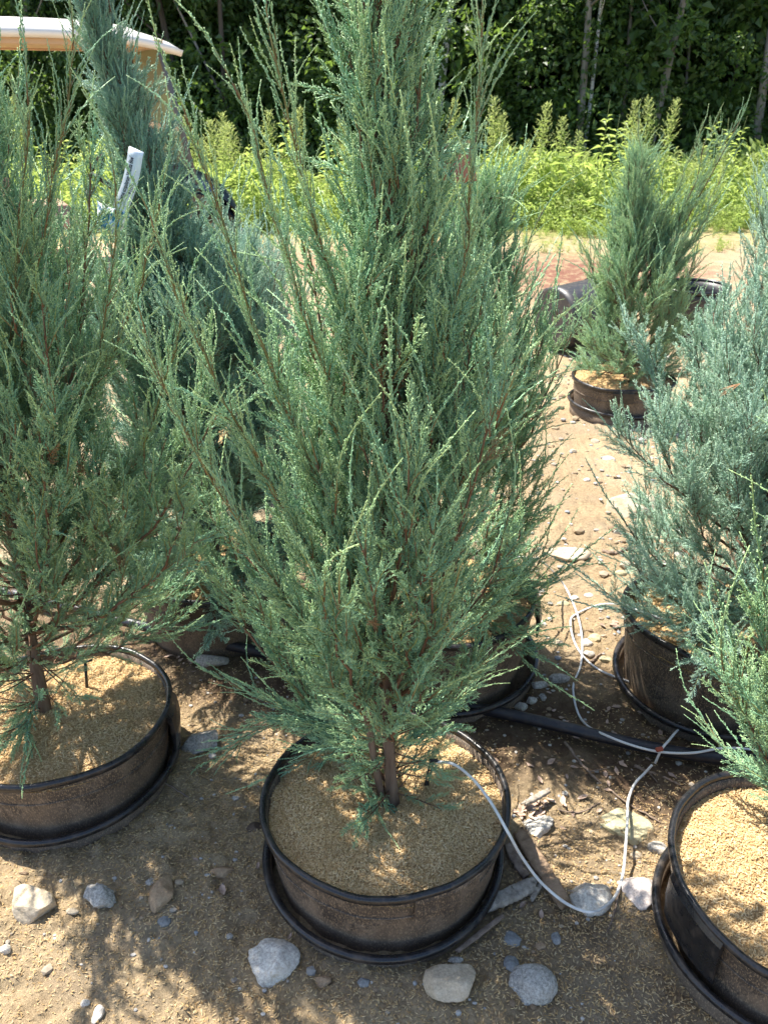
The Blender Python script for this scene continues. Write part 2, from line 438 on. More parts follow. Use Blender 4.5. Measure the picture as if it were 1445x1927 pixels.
# ------------------------------------------------------------------ nursery pots
def pot(px, py, zr, R, label, seed, handles=(), n_seg=96, group='black plastic nursery pots holding junipers', wave=1.0, gnd=None):
    """zr rim height; the wall tapers down into the ground"""
    r0 = random.Random(seed); p1, p2, p3 = [r0.uniform(0, 6.28) for _ in range(3)]
    root = empty('nursery_pot', (px, py, 0)); tag(root, label, 'plant pot', group)
    def wob(rr, zz, a):
        k = 1+wave*(.013*np.sin(2*a+p1)+.008*np.sin(3*a+p2)+.0025*np.sin(9*a+p3)+.0018*np.sin(17*a+p1))
        return rr*k, zz+np.where(zz > .02, (.005*np.sin(2*a+p3)+.003*np.sin(5*a+p1))*wave*(zz/zr), 0)
    bot = -.03
    taper = lambda z: R*(1-.09*(zr-z)/.22)
    w_ = Acc()
    zs = np.linspace(bot, zr-.014, 9)
    prof = [(taper(z), z) for z in zs]+[(taper(z)-.004, z) for z in zs[::-1]]
    w_.lathe(prof, n_seg, wob, close=True); w_.build('wall', M['pot'], root)
    rm = Acc(); t = R
    rm.lathe([(t-.004, zr-.020), (t+.006, zr-.020), (t+.010, zr-.015), (t+.011, zr-.006), (t+.008, zr-.001), (t+.003, zr+.001), (t-.002, zr-.001), (t-.004, zr-.006)], n_seg, wob, close=True)
    rm.build('rim', M['black'], root)
    if zr > .15:
        b = Acc(); z0 = zr-.075; t = taper(z0)
        b.lathe([(t-.001, z0-.003), (t+.003, z0-.002), (t+.003, z0+.002), (t-.001, z0+.003)], n_seg, wob, close=True)
        b.build('ridge', M['pot'], root)
    for (ang, half, drop, out) in handles:
        h = Acc(); nn = 17; A = np.linspace(-1, 1, nn)*half+ang
        V = []
        for z, o1 in ((zr-.006, .010), (zr-.02, .013+out*.4), (zr-drop*.55, .012+out*.9), (zr-drop, .011+out), (zr-drop-.001, .006+out), (zr-drop*.55, .007+out*.9), (zr-.022, .006)):
            rr = taper(z)+o1; rr, zz = wob(np.full((1, nn), rr), np.full((1, nn), z), A[None, :])
            V.append(np.stack([rr[0]*np.cos(A), rr[0]*np.sin(A), zz[0]], -1))
        m_ = len(V); V = np.vstack(V)
        i = np.arange(m_)[:, None]*nn; i2 = ((np.arange(m_)+1) % m_)[:, None]*nn; j = np.arange(nn-1)[None, :]
        Q = np.stack([i+j, i+j+1, i2+j+1, i2+j], -1).reshape(-1, 4)
        caps = [[k*nn for k in range(m_)], [k*nn+nn-1 for k in range(m_)][::-1]]
        T = [[c[0], c[k], c[k+1]] for c in caps for k in range(1, m_-1)]
        h.add(V, Q, T); h.build('handle', M['pot'] if seed == 1 else M['black'], root, smooth=False)
    return root
def socket(px, py, zr, R, label, seed, arc=None):
    r0 = random.Random(seed); p1, p2 = r0.uniform(0, 6.28), r0.uniform(0, 6.28)
    root = empty('socket_pot', (px, py, 0)); tag(root, label, 'plant pot', 'half buried socket pots under the junipers')
    def wob(rr, zz, a):
        return rr*(1+.012*np.sin(2*a+p1)+.007*np.sin(3*a+p2)), zz+.006*np.sin(a+p2)+.004*np.sin(2*a+p1)
    w_ = Acc(); w_.lathe([(R-.006, zr-.01), (R-.010, -.06), (R-.014, -.06), (R-.010, zr-.01)], 96, wob, close=True)
    w_.build('wall', M['pot'], root)
    rm = Acc(); rm.lathe([(R-.008, zr-.018), (R+.004, zr-.02), (R+.009, zr-.013), (R+.009, zr-.004), (R+.004, zr), (R-.003, zr), (R-.008, zr-.005)], 96, wob, close=True)
    rm.build('rim', M['black'], root)
    return root

# pot places (metres)
P1 = (.005, 1.357); P2 = (-.822, 1.65); P3 = (-.56, 2.37); P4 = (.18, 2.08); P5 = (.98, 2.0); P6 = (.858, 1.154); P7 = (1.31, 4.38); P8 = (2.2, 4.6)
RR = .266
pot(*P1, .20, RR, 'dusty black plastic pot in the middle of the foreground with the main trunk in it', 1, [(R_(-62), .28, .082, .002)])
socket(.000, 1.345, .052, .268, 'black socket rim half buried round the foot of the middle foreground pot', 2)
pot(*P2, .20, RR, 'dusty black pot cut off by the left edge, a tab bulging on its right side', 3, [(R_(4), .17, .12, .022)])
socket(-.818, 1.635, .050, .268, 'black socket rim half buried round the foot of the pot at the left edge', 4)
pot(*P3, .22, RR, 'dark pot in deep shade behind the pipe, left of the middle juniper', 5, [(R_(-95), .3, .09, .002)])
pot(*P4, .28, RR, 'tall pot close behind the middle juniper, black tab on its right', 6, [(R_(-8), .2, .11, .024)])
socket(.187, 2.07, .06, .272, 'black socket rim round the tall pot behind the middle juniper', 7)
pot(*P5, .25, RR, 'wavy rimmed pot under the silvery juniper, the pipe in front of it', 8, [(R_(-70), .22, .11, .012)], wave=1.8)
socket(.975, 1.985, .045, .275, 'socket rim round the wavy rimmed pot under the silvery juniper', 9)
pot(*P6, .20, RR, 'big black pot cut off by the lower right corner, bright fresh husks inside', 10, [(R_(196), .30, .13, .014)])
socket(.848, 1.145, .055, .270, 'black socket rim half buried round the pot in the lower right corner', 11)
pot(*P7, .20, RR, 'short dusty pot of the small juniper far back on the right', 12, [(R_(-104), .2, .075, .006)])
socket(1.305, 4.375, .065, .272, 'socket rim under the far back small juniper, on bare sand', 13)
pot(*P8, .20, RR, 'pot of the farthest juniper, almost hidden behind the silvery juniper', 14, [])

mulch(*P1, .163, .262, 34000, 'straw coloured rice husks filling the middle foreground pot')
mulch(*P2, .163, .262, 26000, 'straw coloured rice husks filling the pot at the left edge')
mulch(*P3, .185, .262, 3000, 'husks in the shaded pot behind the pipe', (.009, .013))
mulch(*P4, .235, .262, 4000, 'husks in the tall pot behind the middle juniper', (.009, .013))
mulch(*P5, .20, .262, 5000, 'husks in the wavy rimmed pot at the right', (.009, .013))
mulch(*P6, .163, .262, 22000, 'bright straw coloured husks filling the pot in the lower right corner')
mulch(*P7, .175, .262, 3500, 'husks in the pot of the small far juniper', (.009, .014))
mulch(*P8, .175, .262, 1500, 'husks in the pot of the farthest juniper', (.009, .014))

# husks spilled on the soil
def spilled():
    n0 = 240000
    x = rng.uniform(-1.25, 1.3, n0); y = rng.uniform(.62, 2.7, n0)
    dens = np.clip(.30+.62*(vnoise(x, y, 2.6, 31)+.1)+.5*vnoise(x, y, 9, 32), 0, 1)
    for (cx, cy) in (P1, P2, P6):
        d = np.hypot(x-cx, y-cy); dens += np.clip(.46-np.abs(d-.29)*1.5, 0, .5)
    dens += .45*np.exp(-(((x-.42)/.24)**2+((y-1.05)/.22)**2)) + .45*np.exp(-(((x+.40)/.14)**2+((y-1.55)/.3)**2))
    dens *= np.clip((2.6-y)/1.0, .1, 1)
    dens -= .55*np.exp(-(((x-.45)/.4)**2+((y-1.62)/.12)**2))
    dens -= .35*np.exp(-(((x+.75)/.35)**2+((y-1.27)/.05)**2))
    keep = rng.uniform(0, 1, n0) < np.clip(dens, 0.03, 1)*.60
    for (cx, cy) in (P1, P2, P3, P4, P5, P6): keep &= np.hypot(x-cx, y-cy) > .272
    x = x[keep]; y = y[keep]
    V, F, C = husk_arrays(x, y, ground_z(x, y)+rng.uniform(.0005, .004, len(x)), .25, (.0070, .0104))
    C[:, :3] *= .95
    o = link('spilled_husks', mesh_np('spilled_husks', V, F, {'Col': ('FLOAT_COLOR', C)}, smooth=False), M['husk_old'])
    tag(o, 'straw coloured husks spilled on the soil round the pots', 'husks', kind='stuff')
spilled()

# ------------------------------------------------------------------ stones
def ico(sub):
    bm = bmesh.new(); bmesh.ops.create_icosphere(bm, subdivisions=sub, radius=1)
    V = np.array([v.co[:] for v in bm.verts]); F = np.array([[v.index for v in f.verts] for f in bm.faces]); bm.free()
    return V, F
ICO = {k: ico(k) for k in (1, 2, 4)}
def rock_verts(sub, r, cuts=9, round_=.75, rough=.05):
    V, F = ICO[sub]; V = V.copy()
    for _ in range(cuts):
        n = r.normal(size=3); n /= np.linalg.norm(n); d = r.uniform(round_-.15, round_+.12)
        e = V@n-d; V -= np.clip(e, 0, None)[:, None]*n*.93
    if rough:
        o = r.uniform(0, 50, 3)
        d = vnoise(V[:, 0]+o[0]+V[:, 2]*.7, V[:, 1]+o[1]-V[:, 2]*.6, 3, 41)*.9+vnoise(V[:, 0]+o[0]-V[:, 2], V[:, 1]+V[:, 2]+o[1], 8, 42)*.5+vnoise(V[:, 0]*1.+V[:, 2]*1.3, V[:, 1]-V[:, 2]*.8, 18, 43)*.35
        V *= (1+d*rough*2)[:, None]
    return V, F
ROCKM = {
 'pale': m_rock('stone_pale_grey', (.42, .385, .335), (.66, .61, .53), .5),
 'grey': m_rock('stone_grey_speckled', (.29, .27, .24), (.46, .43, .38), .6),
 'tan': m_rock('stone_tan', (.38, .30, .20), (.56, .47, .35), .3),
 'brown': m_rock('stone_brown', (.26, .17, .10), (.42, .30, .19), .3),
 'pink': m_rock('stone_pinkish', (.42, .36, .33), (.62, .55, .50), .4),
 'dark': m_rock('stone_dark', (.07, .05, .04), (.14, .10, .07), .3),
 'slate': m_rock('stone_slate', (.17, .175, .175), (.29, .29, .28), .3),
 'yellow': m_rock('stone_yellowish', (.36, .32, .18), (.52, .48, .31), .3)}
def stone(px, py, wpx, hpx, mk, label, hgt=None, seed=0, cuts=9, rnd=.78, rough=.05, rz=None, group=None):
    """wpx/hpx: half extents in the photo at (px,py)"""
    g = at(px, py, .01); zc = g.y*math.cos(PITCH)+(CAM_H)*math.sin(PITCH)
    s = zc/FPX; ang = math.atan2(CAM_H, g.y)
    a = wpx*s; h = hgt if hgt else a*.55
    b = max(hpx*s-h*math.cos(ang)*.5, .25*a)/math.sin(ang)
    r = np.random.default_rng(seed*13+5)
    V, F = rock_verts(4, r, cuts+3, rnd, rough*1.6)
    ext = V.max(0)-V.min(0); V = (V-(V.max(0)+V.min(0))/2)/ext*2
    V = V*np.array([a, b, h*.62])
    o = link('stone', mesh_np('stone', V, F), ROCKM[mk])
    o.location = (g.x, g.y, gz(g.x, g.y)+h*.14)
    if rz: o.rotation_euler.z = R_(rz)
    tag(o, label, 'stone', group); return o
ST = [
 (515, 1806, 50, 52, 'pale', 'pale rough rounded stone just left of the foot of the middle pot', 9, .85, .06, .05),
 (845, 1856, 50, 42, 'tan', 'brown grey wedge shaped stone in front of the middle pot', 7, .72, .03, .045),
 (1003, 1849, 47, 46, 'grey', 'smooth rounded grey speckled stone, lowest one right of the middle pot', 5, .9, .03, .055),
 (1112, 1688, 42, 42, 'pale', 'pale grey stone lying under the bend of the white tube', 10, .72, .06, .05),
 (1206, 1683, 37, 38, 'pink', 'pinkish white stone right of the stone under the tube', 10, .72, .05, .045),
 (62, 1698, 44, 42, 'tan', 'flat topped tan block with crisp shadow at the lower left', 8, .66, .03, .045),
 (190, 1685, 31, 30, 'grey', 'rough grey pitted stone right of the tan block', 12, .72, .10, .035),
 (303, 1679, 25, 38, 'brown', 'upright orange brown stone below the left pot', 8, .7, .04, .04),
 (418, 1636, 24, 15, 'brown', 'small flat brown stone between left and middle pot', 8, .7, .04, .018),
 (1180, 1548, 50, 36, 'yellow', 'yellowish flat stone sunk in the soil under the white tube', 6, .7, .03, .02),
 (1012, 1552, 30, 26, 'pale', 'white angular stone right of the middle pot beside dry leaves', 10, .65, .06, .03),
 (1239, 1586, 19, 15, 'grey', 'small grey stone above the pinkish one', 7, .8, .03, .015),
 (1200, 1597, 14, 9, 'tan', 'flat tan chip right below the yellowish flat stone', 7, .7, .03, .01),
 (960, 1762, 21, 18, 'slate', 'slate blue stone near the right foot of the middle pot', 7, .75, .03, .018),
 (1046, 1764, 9, 14, 'slate', 'tiny upright slate pebble right of the slate blue stone', 6, .8, .03, .012),
 (962, 1812, 15, 20, 'slate', 'slate pebble touching the smooth grey stone', 7, .75, .03, .016),
 (1018, 1773, 10, 10, 'brown', 'orange pebble between the two slate pebbles', 7, .75, .03, .012),
 (857, 1803, 15, 9, 'grey', 'small grey pebble at the front foot of the middle pot', 7, .8, .03, .012),
 (608, 1842, 16, 15, 'brown', 'square brown clod right of the pale rounded stone', 8, .66, .04, .02),
 (684, 1848, 12, 11, 'slate', 'little blue grey pebble below the middle pot', 7, .75, .03, .014),
 (1070, 1040, 42, 19, 'tan', 'flat pale slab on the sand right of the middle juniper', 8, .66, .04, .035),
 (1196, 954, 56, 30, 'tan', 'large tan block half hidden by the silvery juniper', 8, .66, .03, .10),
 (376, 1396, 36, 32, 'grey', 'grey stone against the right side of the left pot', 9, .72, .04, .05),
 (398, 1240, 33, 19, 'grey', 'dull grey stone just below the black pipe', 7, .82, .03, .035),
 (481, 1553, 17, 14, 'dark', 'dark brown stone at the left side of the middle pot', 7, .78, .03, .02),
 (6, 1776, 13, 12, 'pale', 'white stone cut by the left edge below the tan block', 7, .7, .04, .018),
 (181, 1893, 11, 19, 'pale', 'narrow white pebble at the lower left', 7, .7, .04, .012),
 (157, 1873, 9, 10, 'pale', 'small white pebble above the narrow one at the lower left', 7, .8, .04, .01),
 (136, 1712, 12, 8, 'tan', 'small tan pebble between tan block and rough grey stone', 7, .8, .04, .012),
 (281, 1650, 9, 10, 'grey', 'small grey pebble left of the orange brown stone', 7, .8, .03, .012),
 (308, 1725, 13, 12, 'slate', 'blue grey pebble below the orange brown stone', 7, .8, .03, .012),
 (1056, 1274, 24, 14, 'grey', 'largest grey stone of the pile right of the tall pot', 7, .78, .03, .03),
 (1016, 1284, 16, 14, 'pale', 'pale stone left end of the pile beside the tall pot', 8, .7, .03, .03),
 (980, 1326, 13, 12, 'pale', 'whitish stone just above the black pipe', 8, .7, .03, .025),
 (1001, 1313, 11, 10, 'pale', 'small pale stone right of the whitish one above the pipe', 8, .7, .03, .02),
 (1022, 1308, 8, 8, 'grey', 'tiny grey stone, third above the pipe', 8, .7, .03, .015),
 (1120, 1193, 11, 11, 'yellow', 'yellow stone inside the loop of white tube', 7, .8, .03, .02),
 (1104, 1206, 12, 11, 'pale', 'white stone left of the yellow one in the tube loop', 7, .8, .03, .02),
 (1140, 1236, 12, 9, 'yellow', 'pale yellow stone below the tube loop', 7, .8, .03, .015),
 (1108, 1225, 11, 9, 'pale', 'pale stone below the white one in the tube loop', 7, .8, .03, .018),
 (1050, 1203, 10, 9, 'tan', 'tan pebble just outside the tube loop', 7, .8, .03, .015),
 (1109, 1109, 9, 7, 'pale', 'white pebble above the tube loop', 7, .8, .03, .015),
 (1082, 1115, 9, 7, 'pale', 'pale pebble near the upper white tube', 7, .8, .03, .015),
 (1060, 1126, 12, 8, 'yellow', 'flat yellowish pebble left of the upper tube', 7, .8, .03, .015),
 (1018, 1103, 8, 7, 'pale', 'white pebble beside the tab of the tall pot', 7, .8, .03, .015),
 (1019, 1167, 10, 8, 'pale', 'pale pebble below the tab of the tall pot', 7, .8, .03, .015),
 (1181, 1187, 8, 6, 'pale', 'white pebble beside the wavy rimmed pot', 7, .8, .03, .015),
 (1169, 1070, 14, 9, 'yellow', 'yellowish stone at the tip of the silvery juniper branch', 7, .8, .03, .025),
 (1162, 997, 8, 5, 'pale', 'white pebble left below the large tan block', 7, .8, .03, .02),
 (1145, 858, 12, 6, 'pale', 'white flat chip on the sand in front of the far pot', 7, .7, .03, .02),
 (1105, 898, 7, 5, 'pale', 'white pebble on bare sand, farther left', 7, .8, .03, .015),
 (1120, 825, 8, 6, 'tan', 'tan pebble near the foot of the far pot', 7, .8, .03, .02),
 (1078, 846, 7, 5, 'tan', 'tan pebble left of the far pot', 7, .8, .03, .02),
 (1008, 1360, 9, 7, 'slate', 'slate pebble right under the pipe', 7, .8, .03, .012),
 (45, 1640, 9, 6, 'brown', 'brown pebble in the shadow below the left pot', 7, .8, .03, .012),
]
for i, s in enumerate(ST):
    stone(s[0], s[1], s[2], s[3], s[4], s[5], s[9], 100+i, s[6], s[7], s[8])

def gravel():
    V0, F0 = ICO[1]
    Vs, Fs, n = [], [], 0
    r = np.random.default_rng(5)
    k = 0
    while k < 6600:
        if k < 3400: x = r.uniform(-1.1, 1.3); y = r.uniform(.68, 2.9)
        elif k < 4300: x = r.uniform(-2.5, 3.2); y = r.uniform(2.6, 7)
        else: x = r.uniform(.3, 2.3); y = r.uniform(2.1, 6)
        k += 1
        if vnoise(np.array([x]), np.array([y]), 4, 51)[0] < r.uniform(-.45, .25): continue
        if min(math.hypot(x-p[0], y-p[1]) for p in (P1, P2, P3, P4, P5, P6, P7)) < .31: continue
        s = r.uniform(.002, .006)*(1 if r.random() < .85 else 2)*(1 if y < 2.6 else 2)
        V, _ = rock_verts(1, r, 3, .8, 0)
        V = V*s*np.array([r.uniform(.8, 1.4), r.uniform(.7, 1.2), .6])
        Vs.append(V+np.array([x, y, gz(x, y)+s*.25])); Fs.append(F0+n); n += len(V)
    me = mesh_np('gravel', np.vstack(Vs), np.vstack(Fs), smooth=False)
    nn = NT('gravel_mixed', .9, .2)
    isl = nn.t.nodes.new('ShaderNodeNewGeometry')
    nn.col(nn.ramp(isl.outputs['Random Per Island'], [(0, (.16, .11, .07)), (.35, (.33, .25, .16)), (.6, (.30, .29, .27)), (.85, (.5, .46, .4)), (1, (.22, .24, .26))]))
    tag(link('gravel', me, nn.m), 'loose small gravel and grit lying on the sandy soil', 'gravel', kind='stuff')
gravel()

# ------------------------------------------------------------------ pipe, tubes, emitter
def smooth_path(P, n=160):
    P = np.asarray(P, float); t = np.concatenate([[0], np.cumsum(np.linalg.norm(np.diff(P, axis=0), axis=1))])
    u = np.linspace(0, t[-1], n); out = []
    m = np.gradient(P, t, axis=0)
    for x in u:
        k = min(max(np.searchsorted(t, x)-1, 0), len(P)-2); h = t[k+1]-t[k]; s = (x-t[k])/h
        out.append((2*s**3-3*s**2+1)*P[k]+(s**3-2*s**2+s)*h*m[k]+(-2*s**3+3*s**2)*P[k+1]+(s**3-s**2)*h*m[k+1])
    return np.array(out)
def ppath(pts, dz=0.0):
    out = []
    for p in pts:
        z = p[2] if len(p) > 2 else None
        g = at(p[0], p[1], z if z is not None else .01)
        if z is None: g.z = gz(g.x, g.y)+dz
        out.append(g[:])
    return out
pp = [at(x, y, .03)[:] for x, y in PIPE_PX]
pa = Acc(); pa.tube(smooth_path(pp, 120), .0165, 16); pipe = pa.build('pipe_run', M['pipe'], None)
root = empty('irrigation_pipe'); tag(root, 'thick black irrigation pipe running across the soil behind the middle pot', 'pipe'); pipe.parent = root
a = Acc(); c0 = np.array(at(296, 1183, .03)[:]); c1 = np.array(at(310, 1187, .03)[:])
a.tube([c0, (c0+c1)/2, c1], .0185, 16); a.build('white_band', M['tube'], root)

T_A = [(1232, 1436, .012), (1243, 1412, .055), (1262, 1388, .05), (1277, 1345), (1256, 1308), (1190, 1284), (1125, 1256), (1085, 1214), (1073, 1175, .02), (1086, 1146), (1130, 1131), (1180, 1138, .05), (1208, 1152, .26), (1260, 1170, .24)]
T_B = [(940, 1046, .29), (985, 1049, .25), (1030, 1066, .12), (1060, 1100, .03), (1083, 1148, .012), (1095, 1200), (1093, 1245), (1078, 1300), (1090, 1342), (1140, 1384, .05), (1235, 1414, .05), (1300, 1417, .05), (1360, 1408, .05), (1420, 1412, .04), (1500, 1440, .02)]
T_C = [(818, 1433, .272), (850, 1437, .272), (885, 1462, .26), (920, 1505, .235), (953, 1562, .213), (985, 1618, .13), (1025, 1668, .07), (1070, 1703, .05), (1105, 1716, .062), (1145, 1700, .04), (1170, 1652, .02), (1177, 1590, .035), (1180, 1540, .03), (1183, 1500, .012), (1195, 1473, .012), (1212, 1455, .012), (1226, 1440, .04)]
for nm, T, lab in (('A', T_A, 'white drip tube looping over the sand into the wavy rimmed pot'), ('B', T_B, 'white drip tube from the tall pot along the black pipe to the right edge'), ('C', T_C, 'white drip tube from the stake in the middle pot drooping over the pale stone')):
    pth = smooth_path(ppath(T, .006), 220)
    t = Acc(); t.tube(pth, .0033, 10)
    if nm == 'C':
        rt = empty('drip_tube'); tag(rt, lab, 'tube', 'white drip irrigation tubes'); t.build('tube_length', M['tube'], rt)
        st = Acc(); b0 = np.array(at(802, 1478, .185)[:]); b1 = pth[0]+np.array([-.006, 0, .002])
        for k in (-.0035, .0035):
            st.tube([b0+[k, 0, 0], b1+[k, 0, 0]], .0022, 6)
        st.tube([b1+[-.006, 0, 0], b1+[.012, 0, .001]], .0045, 8); st.tube([b0+[0, 0, -.02], b0+[0, 0, .012]], .0035, 6)
        for q in np.linspace(.15, .85, 4): st.tube([b0*(1-q)+b1*q+[-.004, 0, 0], b0*(1-q)+b1*q+[.004, 0, 0]], .0016, 5)
        st.build('emitter_stake', M['dark'], rt)
    else:
        o = t.build('drip_tube', M['tube']); tag(o, lab, 'tube', 'white drip irrigation tubes')
o = Acc(); c = at(1240, 1410, .058); o.tube([np.array(c[:])+[-.008, -.002, 0], np.array(c[:])+[.008, .002, 0]], .0062, 8)
tag(o.build('tube_clip', simple('rust_red_clip', (.30, .07, .04))), 'small rust red clip where two white tubes cross the pipe', 'clip')
st = Acc(); b = np.array(at(163, 1293, .185)[:]); st.tube([b+[0, 0, -.02], b+[.006, .01, .075]], .004, 6); st.tube([b+[.006, .01, .075], b+[.025, .012, .08]], .003, 6)
tag(st.build('drip_stake', M['dark']), 'black drip stake standing in the husks of the left pot', 'stake')

# ------------------------------------------------------------------ wood debris
def twig_obj(name, pts, r, mat, label, cat='stick', side=None):
    a = Acc(); P = smooth_path(ppath(pts, r*.8), 26); P += rng.normal(0, r*.25, P.shape)
    a.tube(P, np.linspace(r, r*.45, len(P)), 7)
    for (i, dx, dy, l) in (side or []):
        q = P[i]; a.tube([q, q+np.array([dx, dy, .01])*l*.5, q+np.array([dx, dy, .02])*l], [r*.5, r*.4, r*.15], 5)
    return tag(a.build(name, mat), label, cat)
twig_obj('stick', [(1062, 1392), (1092, 1430), (1130, 1470), (1170, 1500), (1205, 1518), (1243, 1540)], .0045, M['stick'], 'long grey brown stick lying from the pipe towards the white tube', side=[(9, .9, .2, .06), (15, .5, -.8, .05)])
twig_obj('stick', [(1195, 1432), (1225, 1450), (1258, 1462), (1280, 1478)], .0055, M['stick'], 'short crooked brown stick just below the pipe on the right', side=[(8, .3, -.9, .04)])
twig_obj('stick', [(1018, 1505), (1055, 1520), (1090, 1522), (1130, 1508)], .003, M['stick'], 'thin twig among the dry leaves right of the middle pot', side=[(7, .6, .6, .04)])
twig_obj('stick', [(300, 1468), (325, 1480), (352, 1495), (378, 1510)], .003, M['stick'], 'thin twig at the right foot of the left pot')
twig_obj('stick', [(1165, 1672), (1160, 1700), (1150, 1730), (1142, 1752)], .003, M['stick'], 'dark twig between the two pale stones', side=[(8, -.5, .4, .05), (14, .6, .3, .04)])
twig_obj('stick', [(1135, 1030), (1155, 1036), (1180, 1028), (1205, 1034)], .008, M['stick'], 'dark gnarled stick on the sand right of the flat slab')
twig_obj('stick', [(1112, 1240), (1125, 1230), (1138, 1222)], .005, M['stick'], 'short brown stick on the stones below the tube loop')
def chunk(name, P0, P1, w, h, mat, label, seed, jag=.3, zoff=.0):
    """a split slab of wood from P0 to P1"""
    r = np.random.default_rng(seed); P0 = np.array(P0[:]); P1 = np.array(P1[:]); ax = P1-P0; L = np.linalg.norm(ax); ax /= L
    sd = np.array([-ax[1], ax[0], 0]); n = 26; m = 12; V = []
    for i in range(n):
        t = i/(n-1); c = P0+ax*L*t
        ww = w*(1-.25*abs(2*t-1)**3)*(1+r.normal(0, .06)); hh = h*(1+r.normal(0, .08))
        for j in range(m):
            q = j/m*2*PI; cx = math.copysign(abs(math.cos(q))**.6, math.cos(q)); sx = math.copysign(abs(math.sin(q))**.6, math.sin(q))
            e = ax*r.normal(0, jag*w)*(1 if i in (0, n-1) else .15)
            V.append(c+sd*cx*ww+np.array([0, 0, 1])*(sx*hh+r.normal(0, h*.12))+e)
    V = np.array(V); i = np.arange(n-1)[:, None]*m; j = np.arange(m)[None, :]; k = (j+1) % m
    Q = np.stack([i+j, i+k, i+m+k, i+m+j], -1).reshape(-1, 4)
    V = np.vstack([V, V[:m].mean(0), V[-m:].mean(0)]); T = [[(x+1) % m, x, n*m] for x in range(m)]+[[(n-1)*m+x, (n-1)*m+(x+1) % m, n*m+1] for x in range(m)]
    a = Acc(); a.add(V, Q, T); o = a.build(name, mat); o.location.z = zoff; return tag(o, label, 'wood piece')
chunk('bark_slab', at(978, 1568, .02), at(1062, 1702, .02), .019, .010, M['plank'], 'brown bark slab lying under the white tube right of the middle pot', 3)
chunk('driftwood', at(922, 1702, .02), at(1006, 1662, .02), .018, .010, M['wood'], 'pale weathered split wood against the right side of the middle pot', 4, .5)
chunk('driftwood', at(1000, 1693, .015), at(1018, 1660, .015), .006, .005, M['wood'], 'small pale splinter between the driftwood and the bark slab', 5, .4)
chunk('driftwood', at(988, 1512, .03), at(1032, 1488, .035), .008, .006, M['wood'], 'knobbly pale wood bit above the white angular stone', 6, .5)
chunk('driftwood', at(955, 1590, .02), at(990, 1650, .012), .013, .005, M['stick'], 'dark brown curled bark beside the rim of the middle pot', 7, .3)
chunk('driftwood', at(860, 1790, .012), at(948, 1722, .02), .006, .004, M['stick'], 'dark bark strip along the right foot of the middle pot', 8, .3)

def leaf_litter():
    r = np.random.default_rng(9); V = []; F = []; n = 0
    spots = [(1010, 1520, 60, 34), (350, 1230, 40, 10), (20, 1290, 30, 12), (1120, 1460, 200, 26), (1150, 1170, 30, 10), (600, 1700, 400, 16), (1100, 1320, 120, 14)]
    for (px, py, sp, cnt) in spots:
        for _ in range(cnt):
            g = at(px+r.normal(0, sp*.5), py+r.normal(0, sp*.22), .01); s = r.uniform(.006, .016)
            if min(math.hypot(g.x-p[0], g.y-p[1]) for p in (P1, P2, P4, P6)) < .28: continue
            a = r.uniform(0, 6.28); c, q = math.cos(a), math.sin(a); z = gz(g.x, g.y)+.004
            pts = []
            for (u, v, h) in ((-1, 0, .2), (-.3, .45, .5), (.5, .4, .3), (1.2, 0, .6), (.5, -.4, .5), (-.3, -.45, .2)):
                pts.append((g.x+s*(u*c-v*q), g.y+s*(u*q+v*c), z+s*h*r.uniform(0, 1)))
            pts.append((g.x, g.y, z)); V += pts
            F += [[n+6, n+k, n+(k+1) % 6] for k in range(6)]; n += 7
    tag(link('leaf_litter', mesh_np('leaf_litter', np.array(V), np.array(F), smooth=False), M['dryleaf']), 'dry brown leaf scraps scattered on the soil', 'leaf litter', kind='stuff')
leaf_litter()

